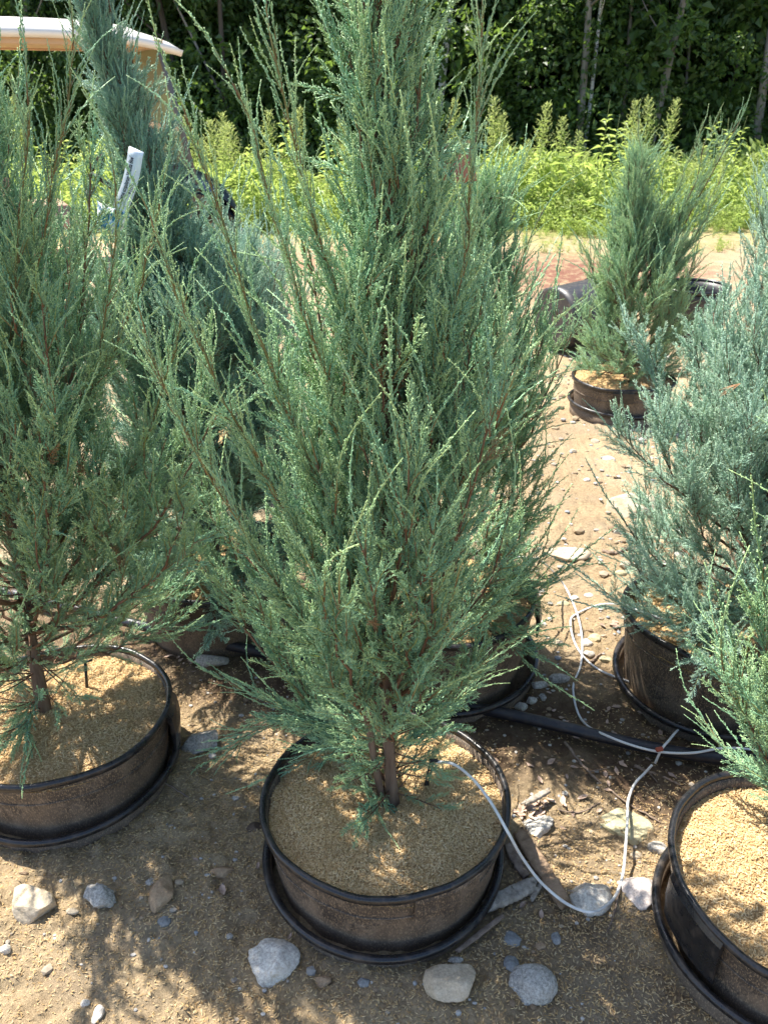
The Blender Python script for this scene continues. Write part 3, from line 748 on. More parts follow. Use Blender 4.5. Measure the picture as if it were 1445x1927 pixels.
# ------------------------------------------------------------------ juniper sprays (prototypes, instanced by geometry nodes)
def nrm(v): return v/(np.linalg.norm(v)+1e-12)
def perp(v, r):
    a = r.normal(size=3); return nrm(a-v*np.dot(a, v))
def gen_spray(seed, kind):
    r = np.random.default_rng(seed); A = Acc()
    P = {'bush': dict(L=.19, n=34, sl=.050, ang=36, sub=.0056, subl=.0115, rt=.00100, flat=.55, up=.5, stem=.45),
         'lead': dict(L=.27, n=44, sl=.026, ang=25, sub=.0060, subl=.0080, rt=.00112, flat=.8, up=.4, stem=.22),
         'comb': dict(L=.17, n=26, sl=.042, ang=50, sub=.0042, subl=.0135, rt=.00085, flat=.45, up=.6, stem=.65)}[kind]
    L, n = P['L'], P['n']
    # axis along +Z with a soft bend
    bx, by = r.normal(0, .10, 2)
    ts = np.linspace(0, 1, 14)
    ax = np.stack([bx*L*ts**2+.004*np.sin(ts*7+seed), by*L*ts**2, L*ts], -1)
    rad = np.interp(ts, [0, .5, 1], [.0016, .0011, .0008])*(1.15 if kind == 'lead' else 1)
    stemc = np.clip((P['stem']-ts)/.2+.5, 0, 1)
    ycol = np.clip((ts-.1)/.5, 0, 1)
    stemv = np.where(ts < P['stem']+.25, 1-np.clip((ts-P['stem'])/.25, 0, 1)*.8, .15)
    A.tube(ax, rad, 5, np.stack([stemv, np.clip(ts*.9, 0, 1), ycol, np.ones_like(ts)], -1))
    for k in range(n):
        t = .05+.94*(k+r.uniform(-.3, .3))/n; t = min(max(t, .03), .985)
        base = np.array([np.interp(t, ts, ax[:, i]) for i in range(3)])
        tg = nrm(np.array([2*bx*t, 2*by*t, 1.]))
        az = k*2.399+r.uniform(-.4, .4)
        if r.random() > .35: az = (k % 2)*PI+r.normal(0, P['flat'])
        side = nrm(np.array([math.cos(az), math.sin(az), 0]))
        ang = R_(P['ang']+r.uniform(-9, 12))*(1-.3*t)
        d0 = nrm(tg*math.cos(ang)+side*math.sin(ang))
        sl = P['sl']*((1-t)**.75*.95+.16)*r.uniform(.6, 1.15)*(min(1, .35+t*3))
        m = 5; pts = [base]; d = d0
        for q in range(m):
            d = nrm(d+tg*P['up']*.18+r.normal(0, .05, 3)); pts.append(pts[-1]+d*sl/m)
        pts = np.array(pts); u = np.linspace(0, 1, m+1)
        rt = P['rt']
        tip0 = .25*t
        A.tube(pts, rt*np.array([1, 1.12, .9, 1.1, .95, .7]), 3, np.stack([np.clip(.5-u, 0, 1)*.5*(t < P['stem']), np.clip(tip0+u**2*.6, 0, 1), u*0+.5, u*0+1], -1), phase=r.uniform(0, 2))
        ns = int(sl/P['sub']); s2 = nrm(np.cross(d0, perp(d0, r)*.4+np.cross(tg, side)))
        for j in range(ns):
            v = (j+.7)/(ns+.3); b = np.array([np.interp(v, u, pts[:, i]) for i in range(3)])
            dd = nrm(pts[min(int(v*m)+1, m)]-pts[int(v*m) if v < 1 else m-1])
            sg = 1 if j % 2 else -1
            sp = nrm(s2*sg+r.normal(0, .45, 3))
            e = nrm(dd*math.cos(R_(34))+sp*math.sin(R_(34)))
            l = P['subl']*(1.05-v*.65)*r.uniform(.65, 1.2)*(1 if kind != 'lead' else .8)
            e2 = nrm(e+dd*.35)
            pt = np.array([b, b+e*l*.5, b+(e+e2)*l*.5])
            A.tube(pt, rt*np.array([.9, 1.08, .72]), 3, [[0, tip0+v*.3, .5, 1], [0, tip0+v*.45+.1, .5, 1], [0, min(1, tip0+v*.55+.35), .5, 1]], phase=r.uniform(0, 2))
    return A.mesh('spray_'+kind, True, True)

def make_set(style, mats, seeds):
    """collection of spray prototypes, children sorted by name: 0-2 bush, 3-4 lead, 5-6 comb"""
    c = bpy.data.collections.new('sprays_'+style)
    for i, k in enumerate(('bush', 'bush', 'bush', 'lead', 'lead', 'comb', 'comb', 'comb')):
        me = gen_spray(seeds+i, k); me.materials.append(mats if i < 7 else M['deadspray'])
        o = bpy.data.objects.new('%d_spray_%s' % (i, style), me); c.objects.link(o)
    return c
SETS = {'green': make_set('green', M['green'], 10), 'blue': make_set('blue', M['blue'], 30), 'silver': make_set('silver', M['silver'], 50), 'low': make_set('low', M['lowgreen'], 70)}

def scatter_group(coll):
    g = bpy.data.node_groups.new('scatter_'+coll.name, 'GeometryNodeTree')
    g.interface.new_socket('Geometry', in_out='INPUT', socket_type='NodeSocketGeometry')
    g.interface.new_socket('Geometry', in_out='OUTPUT', socket_type='NodeSocketGeometry')
    N = g.nodes; i = N.new('NodeGroupInput'); o = N.new('NodeGroupOutput')
    ci = N.new('GeometryNodeCollectionInfo'); ci.inputs['Collection'].default_value = coll
    ci.inputs['Separate Children'].default_value = True; ci.inputs['Reset Children'].default_value = True
    ip = N.new('GeometryNodeInstanceOnPoints'); ip.inputs['Pick Instance'].default_value = True
    def na(n, ty):
        a = N.new('GeometryNodeInputNamedAttribute'); a.data_type = ty; a.inputs[0].default_value = n; return a.outputs[0]
    e2r = N.new('FunctionNodeEulerToRotation')
    L = g.links.new
    L(i.outputs[0], ip.inputs['Points']); L(ci.outputs[0], ip.inputs['Instance'])
    L(na('idx', 'INT'), ip.inputs['Instance Index']); L(na('rot', 'FLOAT_VECTOR'), e2r.inputs[0]); L(e2r.outputs[0], ip.inputs['Rotation'])
    L(na('scl', 'FLOAT'), ip.inputs['Scale']); L(ip.outputs[0], o.inputs[0])
    return g
GROUPS = {}
def scatter(name, pos, dirs, scl, idx, coll, parent=None, roll=None):
    n = len(pos); rot = np.zeros((n, 3))
    for k in range(n):
        q = Vector(dirs[k]).to_track_quat('Z', 'Y') @ Quaternion((0, 0, 1), random.uniform(0, 6.283) if roll is None else roll[k])
        rot[k] = q.to_euler()[:]
    me = mesh_np(name, np.array(pos), [], {'rot': ('FLOAT_VECTOR', rot), 'scl': ('FLOAT', np.array(scl)), 'idx': ('INT', np.array(idx))})
    o = link(name, me, None, parent)
    if coll.name not in GROUPS: GROUPS[coll.name] = scatter_group(coll)
    md = o.modifiers.new('scatter', 'NODES'); md.node_group = GROUPS[coll.name]
    tag(o, kind='stuff'); return o

def bez(p0, p1, p2, n=12):
    t = np.linspace(0, 1, n)[:, None]; return (1-t)**2*p0+2*t*(1-t)*p1+t*t*p2
def juniper(base, H, prof, n_prim, style, label, seed, lean=(0, 0), low=.10, dens=1.45, size=1.0, extra=(), lead=.8, comb_below=.35, stems=1, rise=(1.25, 2.1), lowk=.1, nfull=0, dens_top=1.3, skirt=None, group='potted blue junipers'):
    r = np.random.default_rng(seed)
    root = empty('juniper_tree', base); tag(root, label, 'juniper', group)
    hs = np.linspace(0, 1, 24)
    tr = np.stack([lean[0]*hs**1.5+.010*np.sin(hs*9+seed), lean[1]*hs**1.5+.010*np.cos(hs*7+seed), -.03+hs*(H+.03)], -1)
    A = Acc(); rad = np.interp(hs, [0, .08, .5, 1], [.017, .0125, .008, .002])*(H/2.0)
    A.tube(tr, rad*(1+r.normal(0, .05, 24)), 12); A.build('trunk', M['bark'], root)
    stem_pts = []
    for s in range(stems-1):
        a_ = R_([200, 100, 320][s]); d = np.array([math.cos(a_), math.sin(a_), 0])
        m = tr[:14]+d*np.linspace(.020, .13, 14)[:, None]+np.stack([np.zeros(14)]*3, -1)
        A = Acc(); A.tube(m, np.linspace(.009, .0015, 14), 8); A.build('stem', M['bark'], root); stem_pts.append(m)
    pos, dr, sc_, ix = [], [], [], []
    set_ = SETS[style]
    def trunk(h): return np.array([np.interp(h, hs, tr[:, i]) for i in range(3)])
    def put(p, d, s, k): pos.append(p); dr.append(nrm(d)); sc_.append(s*size*(1-.38*max(0, p[2]/H-.45)/.55)); ix.append(k)
    def dress(pts, sp, smin, smax, t0=.2, hh=1.0, endlead=True):
        seg = np.linalg.norm(np.diff(pts, axis=0), axis=1); L = seg.sum(); cum = np.concatenate([[0], np.cumsum(seg)])/L
        n = max(2, int(L*(1-t0)/sp*(dens if pts[-1][2] < .55*H else dens_top))); h_ = pts[0][2]
        for q in range(n):
            t = t0+(1-t0)*(q+r.uniform(0, 1))/n
            p = np.array([np.interp(t, cum, pts[:, i]) for i in range(3)])
            k = min(np.searchsorted(cum, t), len(pts)-1); tg = nrm(pts[k]-pts[k-1])
            d = tg*.95+perp(tg, r)*r.uniform(.25, .75)+np.array([0, 0, .30])
            kk = r.integers(0, 3)
            if p[2] < comb_below*H and r.random() < .7: kk = r.integers(5, 7)
            elif t > .55 and r.random() < .45: kk = r.integers(3, 5)
            if h_ < .55*H and t < .5 and r.random() < .14: kk = 7
            put(p, d, r.uniform(smin, smax)*(1.0-.25*t)*(.6 if kk == 7 else 1), kk)
        if endlead and r.random() < lead:
            tg = nrm(pts[-1]-pts[-2]); put(pts[-1]-tg*.02, tg+r.normal(0, .06, 3)+np.array([0, 0, .08]), r.uniform(.55, 1.1), r.integers(3, 5))
    for m in stem_pts: dress(m[3:], .03, .5, .9, .1)
    prims = []
    for i in range(n_prim):
        f = (i+.5)/n_prim; h = low+(H*.97-low)*f**1.25
        az = i*2.39996+r.uniform(-.3, .3); d = np.array([math.cos(az), math.sin(az), 0])
        Rr = prof(h/H)*r.uniform(.62, 1.12); up = (Rr*r.uniform(*rise)+.10)*min(1, lowk+h/H/.22)
        if h+up > H*1.03: up = max(.06, H*1.03-h)
        p0 = trunk(h/H)
        prims.append((p0, p0+d*Rr*.62+np.array([0, 0, up*.26]), p0+d*Rr*.95+np.array([0, 0, up]), h))
    for e in extra:
        b = np.array(base[:]) if not isinstance(base, Vector) else np.array(base[:])
        p0, p1, p2 = [np.array(q[:])-b for q in e]; prims.append((p0, p1, p2, p0[2]))
    for q_, (p0, p1, p2, h) in enumerate(prims):
        thin = q_ >= n_prim+nfull
        pts = bez(p0, p1, p2, 12); pts[1:] += r.normal(0, .004, (11, 3))
        L = np.linalg.norm(np.diff(pts, axis=0), axis=1).sum()
        A = Acc(); r0 = .0022+.0045*min(L/.7, 1)*(1-.4*h/H)
        if thin: r0 *= .42
        A.tube(pts, np.linspace(r0, .0011, 12), 6); A.build('branch', M['shoot'] if thin else M['twigbark'], root)
        if thin:
            seg = np.linalg.norm(np.diff(pts, axis=0), axis=1); cum = np.concatenate([[0], np.cumsum(seg)]); t = .14*L
            while t < L-.03:
                p = np.array([np.interp(t, cum, pts[:, i]) for i in range(3)]); k = min(max(np.searchsorted(cum, t), 1), 11); tg = nrm(pts[k]-pts[k-1])
                put(p, tg+perp(tg, r)*r.uniform(.15, .4)+np.array([0, 0, .12]), r.uniform(.5, .85)*(1.2-.6*t/L), r.integers(3, 5) if t > .6*L else r.integers(0, 3)); t += .0125
            put(pts[-1]-tg*.02, tg+np.array([0, 0, .05]), .75, 3)
            continue
        dress(pts, .027, .55, 1.0, .16 if h > .3 else .26)
        for t in (.3, .5, .68, .84):
            if r.random() < .2: continue
            k = int(t*11); tg = nrm(pts[k+1]-pts[k]); sd = perp(tg, r)
            d = nrm(tg*.85+sd*.5+np.array([0, 0, .2])); l = min(.30, L*.42)*r.uniform(.6, 1.1)*(1.15-t*.4)
            q = bez(pts[k], pts[k]+d*l*.5, pts[k]+nrm(d+np.array([0, 0, .35]))*l, 6)
            dress(q, .030, .5, .9, .2)
    if skirt:
        for k in range(skirt[0]):
            z = r.uniform(skirt[1], skirt[2]); a_ = r.uniform(0, 6.28); d = np.array([math.cos(a_), math.sin(a_), 0]); l = r.uniform(skirt[3], skirt[4])
            p0 = trunk(z/H); q = bez(p0, p0+d*l*.6+np.array([0, 0, .01]), p0+d*l+np.array([0, 0, r.uniform(-.02, .09)]), 6)
            A = Acc(); A.tube(q, np.linspace(.0022, .0008, 6), 5); A.build('branch', M['twigbark'], root)
            for t in (.35, .6, .8, 1.0):
                p = q[int(t*5)]; put(p, d+np.array([r.normal(0, .35), r.normal(0, .35), r.uniform(-.1, .6)]), r.uniform(.30, .55), r.integers(5, 7) if r.random() > .06 else 7)
    for h in np.arange(low+.02, H*.97, .03/dens):
        p = trunk(h/H); a_ = r.uniform(0, 6.28); put(p, np.array([math.cos(a_)*.7, math.sin(a_)*.7, 1.0]), r.uniform(.5, .9), r.integers(0, 3))
    put(trunk(.97), np.array([lean[0], lean[1], 2.]), 1.1, 3)
    scatter('foliage', pos, dr, sc_, ix, set_, root)
    return root, len(pos)

def prof_fn(pts):
    x = [p[0] for p in pts]; y = [p[1] for p in pts]
    return lambda f: float(np.interp(f, x, y))
tot = 0
# middle juniper
b1 = Vector((.018, 1.377, .17))
ex1 = [(b1+Vector((-.01, 0, .02)), at(575, 1400, .22), at(505, 1080, .62)), (b1+Vector((-.01, 0, .05)), at(560, 1330, .30), at(345, 1020, .66)),
       (b1+Vector((0, 0, .20)), at(600, 1200, .45), at(330, 900, .80)), (b1+Vector((0, 0, .24)), at(870, 1180, .45), at(985, 1000, .72)),
       (b1+Vector((0, 0, .1)), at(680, 1300, .3), at(560, 1120, .52)), (b1+Vector((0, 0, .28)), b1+Vector((.08, -.16, .45)), b1+Vector((.06, -.24, .80))),
       (b1+Vector((0, 0, .22)), b1+Vector((-.08, -.16, .38)), b1+Vector((-.12, -.24, .70))), (b1+Vector((0, 0, .45)), aty(450, 640, 1.22), aty(352, 215, 1.18)), (b1+Vector((0, 0, .3)), aty(400, 760, 1.2), aty(285, 420, 1.15)), (b1+Vector((0, 0, .2)), aty(380, 960, 1.2), aty(265, 620, 1.16)), (b1+Vector((0, 0, .6)), aty(900, 560, 1.3), aty(905, 10, 1.2)), (b1+Vector((0, 0, .5)), aty(560, 520, 1.2), aty(440, 150, 1.2)),
       (b1+Vector((0, 0, .8)), aty(590, 420, 1.25), aty(500, 50, 1.2)), (b1+Vector((0, 0, .12)), at(860, 1330, .28), at(900, 1260, .38)),
       (b1+Vector((0, 0, .10)), at(640, 1400, .22), at(590, 1350, .26)), (b1+Vector((0, 0, .14)), at(540, 1300, .33), at(420, 1420, .14)), (b1+Vector((-.01, -.01, .03)), at(700, 1500, .20), at(712, 1530, .19)),
       (b1+Vector((-.03, 0, .12)), at(620, 1380, .24), at(560, 1440, .20)), (b1+Vector((0, 0, .1)), at(560, 1330, .30), at(440, 1290, .36)), (b1+Vector((0, 0, .15)), at(620, 1330, .30), at(600, 1250, .42)), (b1+Vector((0, 0, .1)), at(700, 1400, .28), at(660, 1400, .30)), (b1+Vector((0, 0, .15)), at(790, 1400, .28), at(830, 1350, .30)), (b1+Vector((0, -.01, .12)), at(710, 1420, .3), at(745, 1400, .33))]
_, n = juniper(b1, 2.12, prof_fn([(0, .15), (.12, .19), (.22, .25), (.32, .16), (.45, .085), (.6, .06), (1, .025)]), 96, 'green', 'tall blue green juniper in the middle foreground, its top above the frame', 3, nfull=7, dens=1.05, skirt=(46, .05, .44, .04, .125), lean=(-.05, .02), low=.20, extra=ex1, stems=3)
tot += n
b2 = Vector((-.86, 1.66, .17))
ex2 = [(b2+Vector((0, 0, .2)), at(200, 1150, .35), at(395, 1090, .38)), (b2+Vector((0, 0, .15)), at(180, 1230, .26), at(330, 1190, .30)), (b2+Vector((0, 0, .3)), b2+Vector((.32, -.05, .42)), aty(395, 790, 1.5)), (b2+Vector((0, 0, .25)), b2+Vector((.36, -.1, .35)), aty(350, 950, 1.48)), (b2+Vector((0, 0, .5)), b2+Vector((.22, -.16, .66)), b2+Vector((.27, -.22, 1.1))), (b2+Vector((0, 0, .35)), b2+Vector((.2, -.2, .5)), b2+Vector((.24, -.26, .9))),
       (b2+Vector((0, 0, .45)), b2+Vector((.36, -.05, .62)), aty(345, 580, 1.5)), (b2+Vector((0, 0, .6)), b2+Vector((.3, -.1, .8)), aty(305, 380, 1.45)), (b2+Vector((0, 0, .7)), b2+Vector((.16, -.1, .9)), aty(140, 60, 1.45)), (b2+Vector((0, 0, .7)), b2+Vector((.13, -.12, .9)), aty(60, 170, 1.45)), (b2+Vector((0, 0, .6)), b2+Vector((.3, -.1, .8)), aty(225, 350, 1.45)), (b2+Vector((0, 0, .07)), b2+Vector((-.02, -.12, .08)), b2+Vector((.03, -.17, .03)))]
_, n = juniper(b2, 2.25, prof_fn([(0, .26), (.12, .36), (.25, .34), (.36, .23), (.5, .12), (1, .03)]), 104, 'green', 'tall green juniper filling the left edge of the photo', 11, skirt=(64, .04, .46, .06, .24), nfull=6, dens=1.4, lean=(.03, 0), low=.18, extra=ex2, stems=1)
tot += n
_, n = juniper(Vector((-.545, 2.38, .19)), 2.15, prof_fn([(0, .40), (.15, .38), (.26, .27), (.36, .10), (.6, .04), (1, .02)]), 165, 'blue', 'dusky blue juniper behind on the left carrying the long white name tag', 23, lean=(-.27, 0), low=.02, lowk=-.05, comb_below=.6, lead=.45, size=.92, dens=3.0, dens_top=.95, rise=(.8, 1.3))
tot += n
_, n = juniper(Vector((.19, 2.09, .25)), 1.1, prof_fn([(0, .30), (.3, .26), (.55, .13), (1, .03)]), 80, 'green', 'juniper standing close behind the middle one, showing on its right side', 31, lean=(.05, 0), low=.02, lowk=-.05, dens=1.3, nfull=2, extra=[(Vector((.19, 2.09, .3)), at(960, 1140, .3), at(1000, 1120, .34)), (Vector((.19, 2.09, .3)), at(900, 1160, .32), at(960, 1220, .25)), (Vector((.19, 2.09, .9)), aty(950, 600, 2.0), aty(1015, 395, 1.95))])
tot += n
_, n = juniper(Vector((1.05, 2.02, .20)), 1.5, prof_fn([(0, .38), (.15, .38), (.3, .27), (.42, .14), (.7, .09), (1, .03)]), 145, 'silver', 'silvery blue juniper with open feathery sprays at the right edge', 43, low=.02, lowk=-.05, comb_below=.95, lead=.25, rise=(.95, 1.7), dens=2.0, extra=[(Vector((1.0, 2.02, .28)), at(1300, 1190, .36), at(1195, 1060, .45)), (Vector((1.0, 2.02, .26)), at(1300, 1200, .32), at(1240, 1170, .34)), (Vector((1.0, 2.02, .26)), at(1340, 1230, .30), at(1330, 1260, .30)), (Vector((1.0, 2.02, .5)), at(1330, 1000, .6), at(1170, 820, .80))], nfull=4)
tot += n
b6 = Vector((.89, 1.16, .17))
_, n = juniper(b6, 1.2, prof_fn([(0, .22), (.2, .27), (.5, .24), (.8, .17), (1, .05)]), 80, 'green', 'green juniper of the lower right corner pot, upright shoots along the right edge', 57, low=.10, dens=1.8, lead=1.0, rise=(1.6, 2.4), extra=[(b6+Vector((0, 0, .15)), at(1420, 1480, .26), at(1335, 1380, .33)), (b6+Vector((0, 0, .2)), at(1400, 1350, .36), at(1345, 1180, .5))], nfull=0)
tot += n
_, n = juniper(Vector((1.33, 4.39, .19)), 1.08, prof_fn([(0, .30), (.25, .29), (.45, .18), (.65, .10), (1, .02)]), 90, 'green', 'small bushy juniper far back on the right with a long side leader', 61, low=.02, lowk=-.05, lean=(-.11, 0), dens=1.6, size=1.1, lead=.6, comb_below=.5, nfull=2, rise=(.7, 1.2), extra=[(Vector((1.33, 4.39, .6)), aty(1285, 440, 4.3), aty(1390, 225, 4.25)), (Vector((1.33, 4.39, .65)), aty(1300, 400, 4.3), aty(1330, 260, 4.25)), (Vector((1.33, 4.39, .5)), aty(1290, 480, 4.3), aty(1350, 370, 4.25)), (Vector((1.33, 4.39, .75)), aty(1280, 430, 4.3), aty(1385, 225, 4.25)), (Vector((1.33, 4.39, .8)), aty(1260, 400, 4.3), aty(1320, 240, 4.25)), (Vector((1.33, 4.39, .8)), aty(1215, 400, 4.3), aty(1200, 225, 4.25))])
tot += n
_, n = juniper(Vector((2.22, 4.6, .19)), 1.2, prof_fn([(0, .3), (.3, .34), (.6, .26), (1, .05)]), 36, 'silver', 'farthest juniper, pale and cut by the right edge behind the silvery one', 67, low=.05, dens=1.0, size=1.15, lead=.8)
tot += n
print('sprays', tot)
P9 = (-.60, 3.5)
pot(*P9, .20, RR, 'pot hidden low behind the left rear juniper, seen through gaps', 15, [])
mulch(*P9, .175, .262, 1500, 'husks in the pot hidden behind the left rear juniper', (.009, .014))
juniper(Vector((-.60, 3.5, .19)), .80, prof_fn([(0, .32), (.3, .30), (.6, .2), (1, .03)]), 60, 'silver', 'shorter greyish juniper behind, seen between the left rear and middle ones', 81, low=.02, lowk=-.05, dens=1.2, size=1.1, lead=.5)
a = Acc(); r = np.random.default_rng(3); c = np.array(aty(1392, 722, 1.86)[:])
for k in range(9):
    d = np.array([-.045, -.01, -.022])+r.normal(0, .005, 3); a.tube([c, c+d*.5+[0, 0, .002], c+d*r.uniform(.7, 1.1)], [.0012, .001, .0005], 4)
tag(a.build('dead_spray', simple('dead_spray_brown', (.42, .24, .13))), 'small dead brown spray caught in the silvery juniper', 'dead twig')

# ------------------------------------------------------------------ tags in the trees
def strip(name, C, W, up, mat, parent, th=.0006):
    """ribbon through centre points C with half width vector W"""
    C = np.array(C); n = len(C); W = np.array(W); nor = np.array(up)*th
    V = np.vstack([C-W+nor, C+W+nor, C+W-nor, C-W-nor]); Q = []
    for i in range(n-1):
        for a_, b_ in ((0, 1), (1, 2), (2, 3), (3, 0)): Q.append([a_*n+i, b_*n+i, b_*n+i+1, a_*n+i+1])
    Q.append([0, 3*n, 2*n, n]); Q.append([n-1, 2*n-1, 3*n-1, 4*n-1])
    A = Acc(); A.add(V, Q); return A.build(name, mat, parent)
def name_tag():
    Y = 2.02
    m = simple('tag_white_plastic', (.74, .80, .88), .3, .5, .03, 30, .2, 60)
    ink = simple('tag_ink', (.03, .03, .04), .6)
    root = empty('name_tag', (0, 0, 0)); tag(root, 'long white plastic name tag with black print hanging in the left rear juniper', 'plant tag')
    top = np.array(aty(256, 286, Y)[:]); bot = np.array(aty(219, 408, Y-.02)[:])
    ax = nrm(top-bot); view = nrm(np.array([0, 0, CAM_H])-(top+bot)/2); wd = nrm(np.cross(ax, view)); nv = nrm(np.cross(wd, ax))
    if np.dot(nv, view) < 0: nv = -nv
    if wd[0] < 0: wd = -wd
    L = np.linalg.norm(top-bot)
    ts = np.linspace(0, 1, 14); Cc = [bot+ax*L*t+nv*(.006*math.sin(t*3.1)) + wd*(.007*math.sin(t*PI)) for t in ts]
    Cc.append(top+ax*.006-nv*.010); Cc.append(top-ax*.01-nv*.02)
    strip('tag_strip', Cc, wd*.0165, nv, m, root)
    R3 = Matrix((Vector(ax), Vector(-wd), Vector(nv))).transposed()   # local x along the strip upwards, y to the left
    for txt, sz, t0, off in (("Juniperus scopulorum 'Wichita Blue'", .0125, .20, .0030), ('# 7 POT', .0105, .40, -.0080), ('5-6 ft', .007, .44, -.0140)):
        cu = bpy.data.curves.new('lettering', 'FONT'); cu.body = txt; cu.size = sz; cu.extrude = .00015; cu.offset = 0.0003
        me_o = bpy.data.objects.new('tmp', cu); COL.objects.link(me_o)
        dg = bpy.context.evaluated_depsgraph_get(); me = bpy.data.meshes.new_from_object(me_o.evaluated_get(dg)); bpy.data.objects.remove(me_o)
        me.materials.clear()
        for v in me.vertices:
            s_ = v.co.x*.58; t = t0+s_/L
            c = Vector(bot+ax*L*t+nv*(.006*math.sin(t*3.1)+.0010)+wd*(.007*math.sin(t*PI)))
            v.co = c - Vector(wd)*(v.co.y+off) + Vector(nv)*v.co.z
        link('lettering', me, ink, root)
    # crumpled blue printed end
    V = []; r = np.random.default_rng(4); nu, nv_ = 14, 9
    b0 = np.array(aty(224, 402, Y-.02)[:])
    for i in range(nu):
        for j in range(nv_):
            u = i/(nu-1)-.5; v = j/(nv_-1)
            V.append(b0+wd*(u*.075*(1-.35*v)-.012)-ax*(v*.055-.008)+nv*(.010*math.sin(u*19+v*3)+.006*math.sin(v*11+u*5)+.004)+r.normal(0, .0012, 3))
    Q = [[i*nv_+j, i*nv_+j+1, (i+1)*nv_+j+1, (i+1)*nv_+j] for i in range(nu-1) for j in range(nv_-1)]
    n = NT('crumpled_printed_film', .15, .8)
    f = n.noise(38, detail=3, dist=1.5)
    n.col(n.ramp(f, [(.38, (.05, .30, .45)), (.46, (.25, .55, .70)), (.54, (.85, .9, .93))]))
    A = Acc(); A.add(V, Q); o = A.build('crumpled_film', n.m, root); s = o.modifiers.new('s', 'SOLIDIFY'); s.thickness = .0008
name_tag()
def red_card():
    Y = 1.50
    n = NT('red_card_print', .5, .4)
    root = empty('price_card', (0, 0, 0)); tag(root, 'brick red striped card with an orange corner tucked in the middle juniper', 'plant tag')
    tl = np.array(aty(806, 274, Y)[:]); trr = np.array(aty(884, 263, Y+.03)[:]); bl = np.array(aty(822, 352, Y)[:])
    wx = trr-tl; hy = bl-tl; nu = 12; V = []
    nor = nrm(np.cross(wx, -hy));
    if nor[1] > 0: nor = -nor
    for i in range(nu):
        for j in range(6):
            u = i/(nu-1); v = j/5; V.append(tl+wx*u+hy*v+nor*(.012*math.sin(u*PI)))
    Q = [[i*6+j, i*6+j+1, (i+1)*6+j+1, (i+1)*6+j] for i in range(nu-1) for j in range(5)]
    n.col(simple_red(n)); A = Acc(); A.add(V, Q); o = A.build('card', n.m, root); s = o.modifiers.new('s', 'SOLIDIFY'); s.thickness = .0008; s.offset = -1 
    pink = simple('card_pink_print', (.55, .27, .25)); org = simple('card_orange_print', (.62, .30, .03)); ink = simple('card_ink', (.16, .05, .03))
    def patch(u0, u1, v0, v1, mat, nm, d=.0012):
        V = []
        for i in range(6):
            for j in range(2):
                u = u0+(u1-u0)*i/5; v = v0+(v1-v0)*j; V.append(tl+wx*u+hy*v+nor*(.012*math.sin(u*PI)+d))
        Q = [[i*2, i*2+1, i*2+3, i*2+2] for i in range(5)]; A = Acc(); A.add(V, Q); A.build(nm, mat, root)
    patch(.01, .20, .03, .55, org, 'orange_panel')
    patch(.03, .16, .70, .95, org, 'orange_panel')
    for k, u in enumerate((.38, .42, .46, .50, .55)): patch(u, u+.018, .02, .9, pink, 'printed_stripe')
    for k in range(5): patch(.05+k*.028, .06+k*.028, .18, .42, ink, 'printed_line', .002)
def simple_red(n): return n.ramp(n.noise(30), [(.3, (.27, .10, .06)), (.7, (.38, .155, .09))])
red_card()

# ------------------------------------------------------------------ loose pots further back
def empty_pot(name, loc, rot, label, dent=0.0, R=.24, H=.40):
    root = empty(name, loc); root.rotation_euler = rot; tag(root, label, 'plant pot', 'empty black nursery pots')
    def wob(rr, zz, a): return rr*(1+dent*np.sin(2*a+1)+dent*.6*np.sin(3*a)), zz
    w_ = Acc(); zs = np.linspace(0, H-.02, 8)
    t = lambda z: R*(.86+.14*z/H)
    w_.lathe([(t(z), z) for z in zs]+[(t(z)-.004, z) for z in zs[::-1]], 64, wob, close=True); w_.build('wall', M['pot2'], root)
    b = Acc(); b.lathe([(.001, .006), (t(0)*.55, .006), (t(0)*.6, .012), (t(0)*.9, .012), (t(0), .002), (t(0), -.002), (t(0)*.9, -.001), (t(0)*.6, .000), (.001, .0)], 64, wob); b.build('bottom', M['pot2'], root)
    rm = Acc(); rm.lathe([(R-.003, H-.025), (R+.010, H-.025), (R+.013, H-.012), (R+.010, H), (R-.002, H), (R-.005, H-.01)], 64, wob, close=True); rm.build('rim', M['black'], root)
    return root
M['pot2'] = m_black('pot_plastic_grey_dust', .42, (.035, .035, .038), .5)
g = at(1062, 655, 0)
empty_pot('empty_pot', at(1040, 598, .235), Vector((.86, .5, -.02)).to_track_quat('Z', 'Y').to_euler(), 'dented empty black pot lying on its side far back, bottom towards us', .03, .235, .42)
g = at(1305, 650, 0)
empty_pot('empty_pot', (g.x, g.y+.18, 0), (0, 0, 0), 'empty black pot standing upright behind the small far juniper', .01, .235, .38)
def sack():
    V, F = rock_verts(4, np.random.default_rng(77), 14, .7, .09); V = V*np.array([.16, .12, .11])
    g = at(470, 520, .08)
    o = link('plastic_sack', mesh_np('plastic_sack', V, F), simple('sack_white_film', (.62, .67, .75), .3, .5, .1, 14, .6, 30)); o.location = (g.x, g.y, .09)
    tag(o, 'crumpled white plastic sack on the sand between cart and middle juniper', 'sack')
sack()

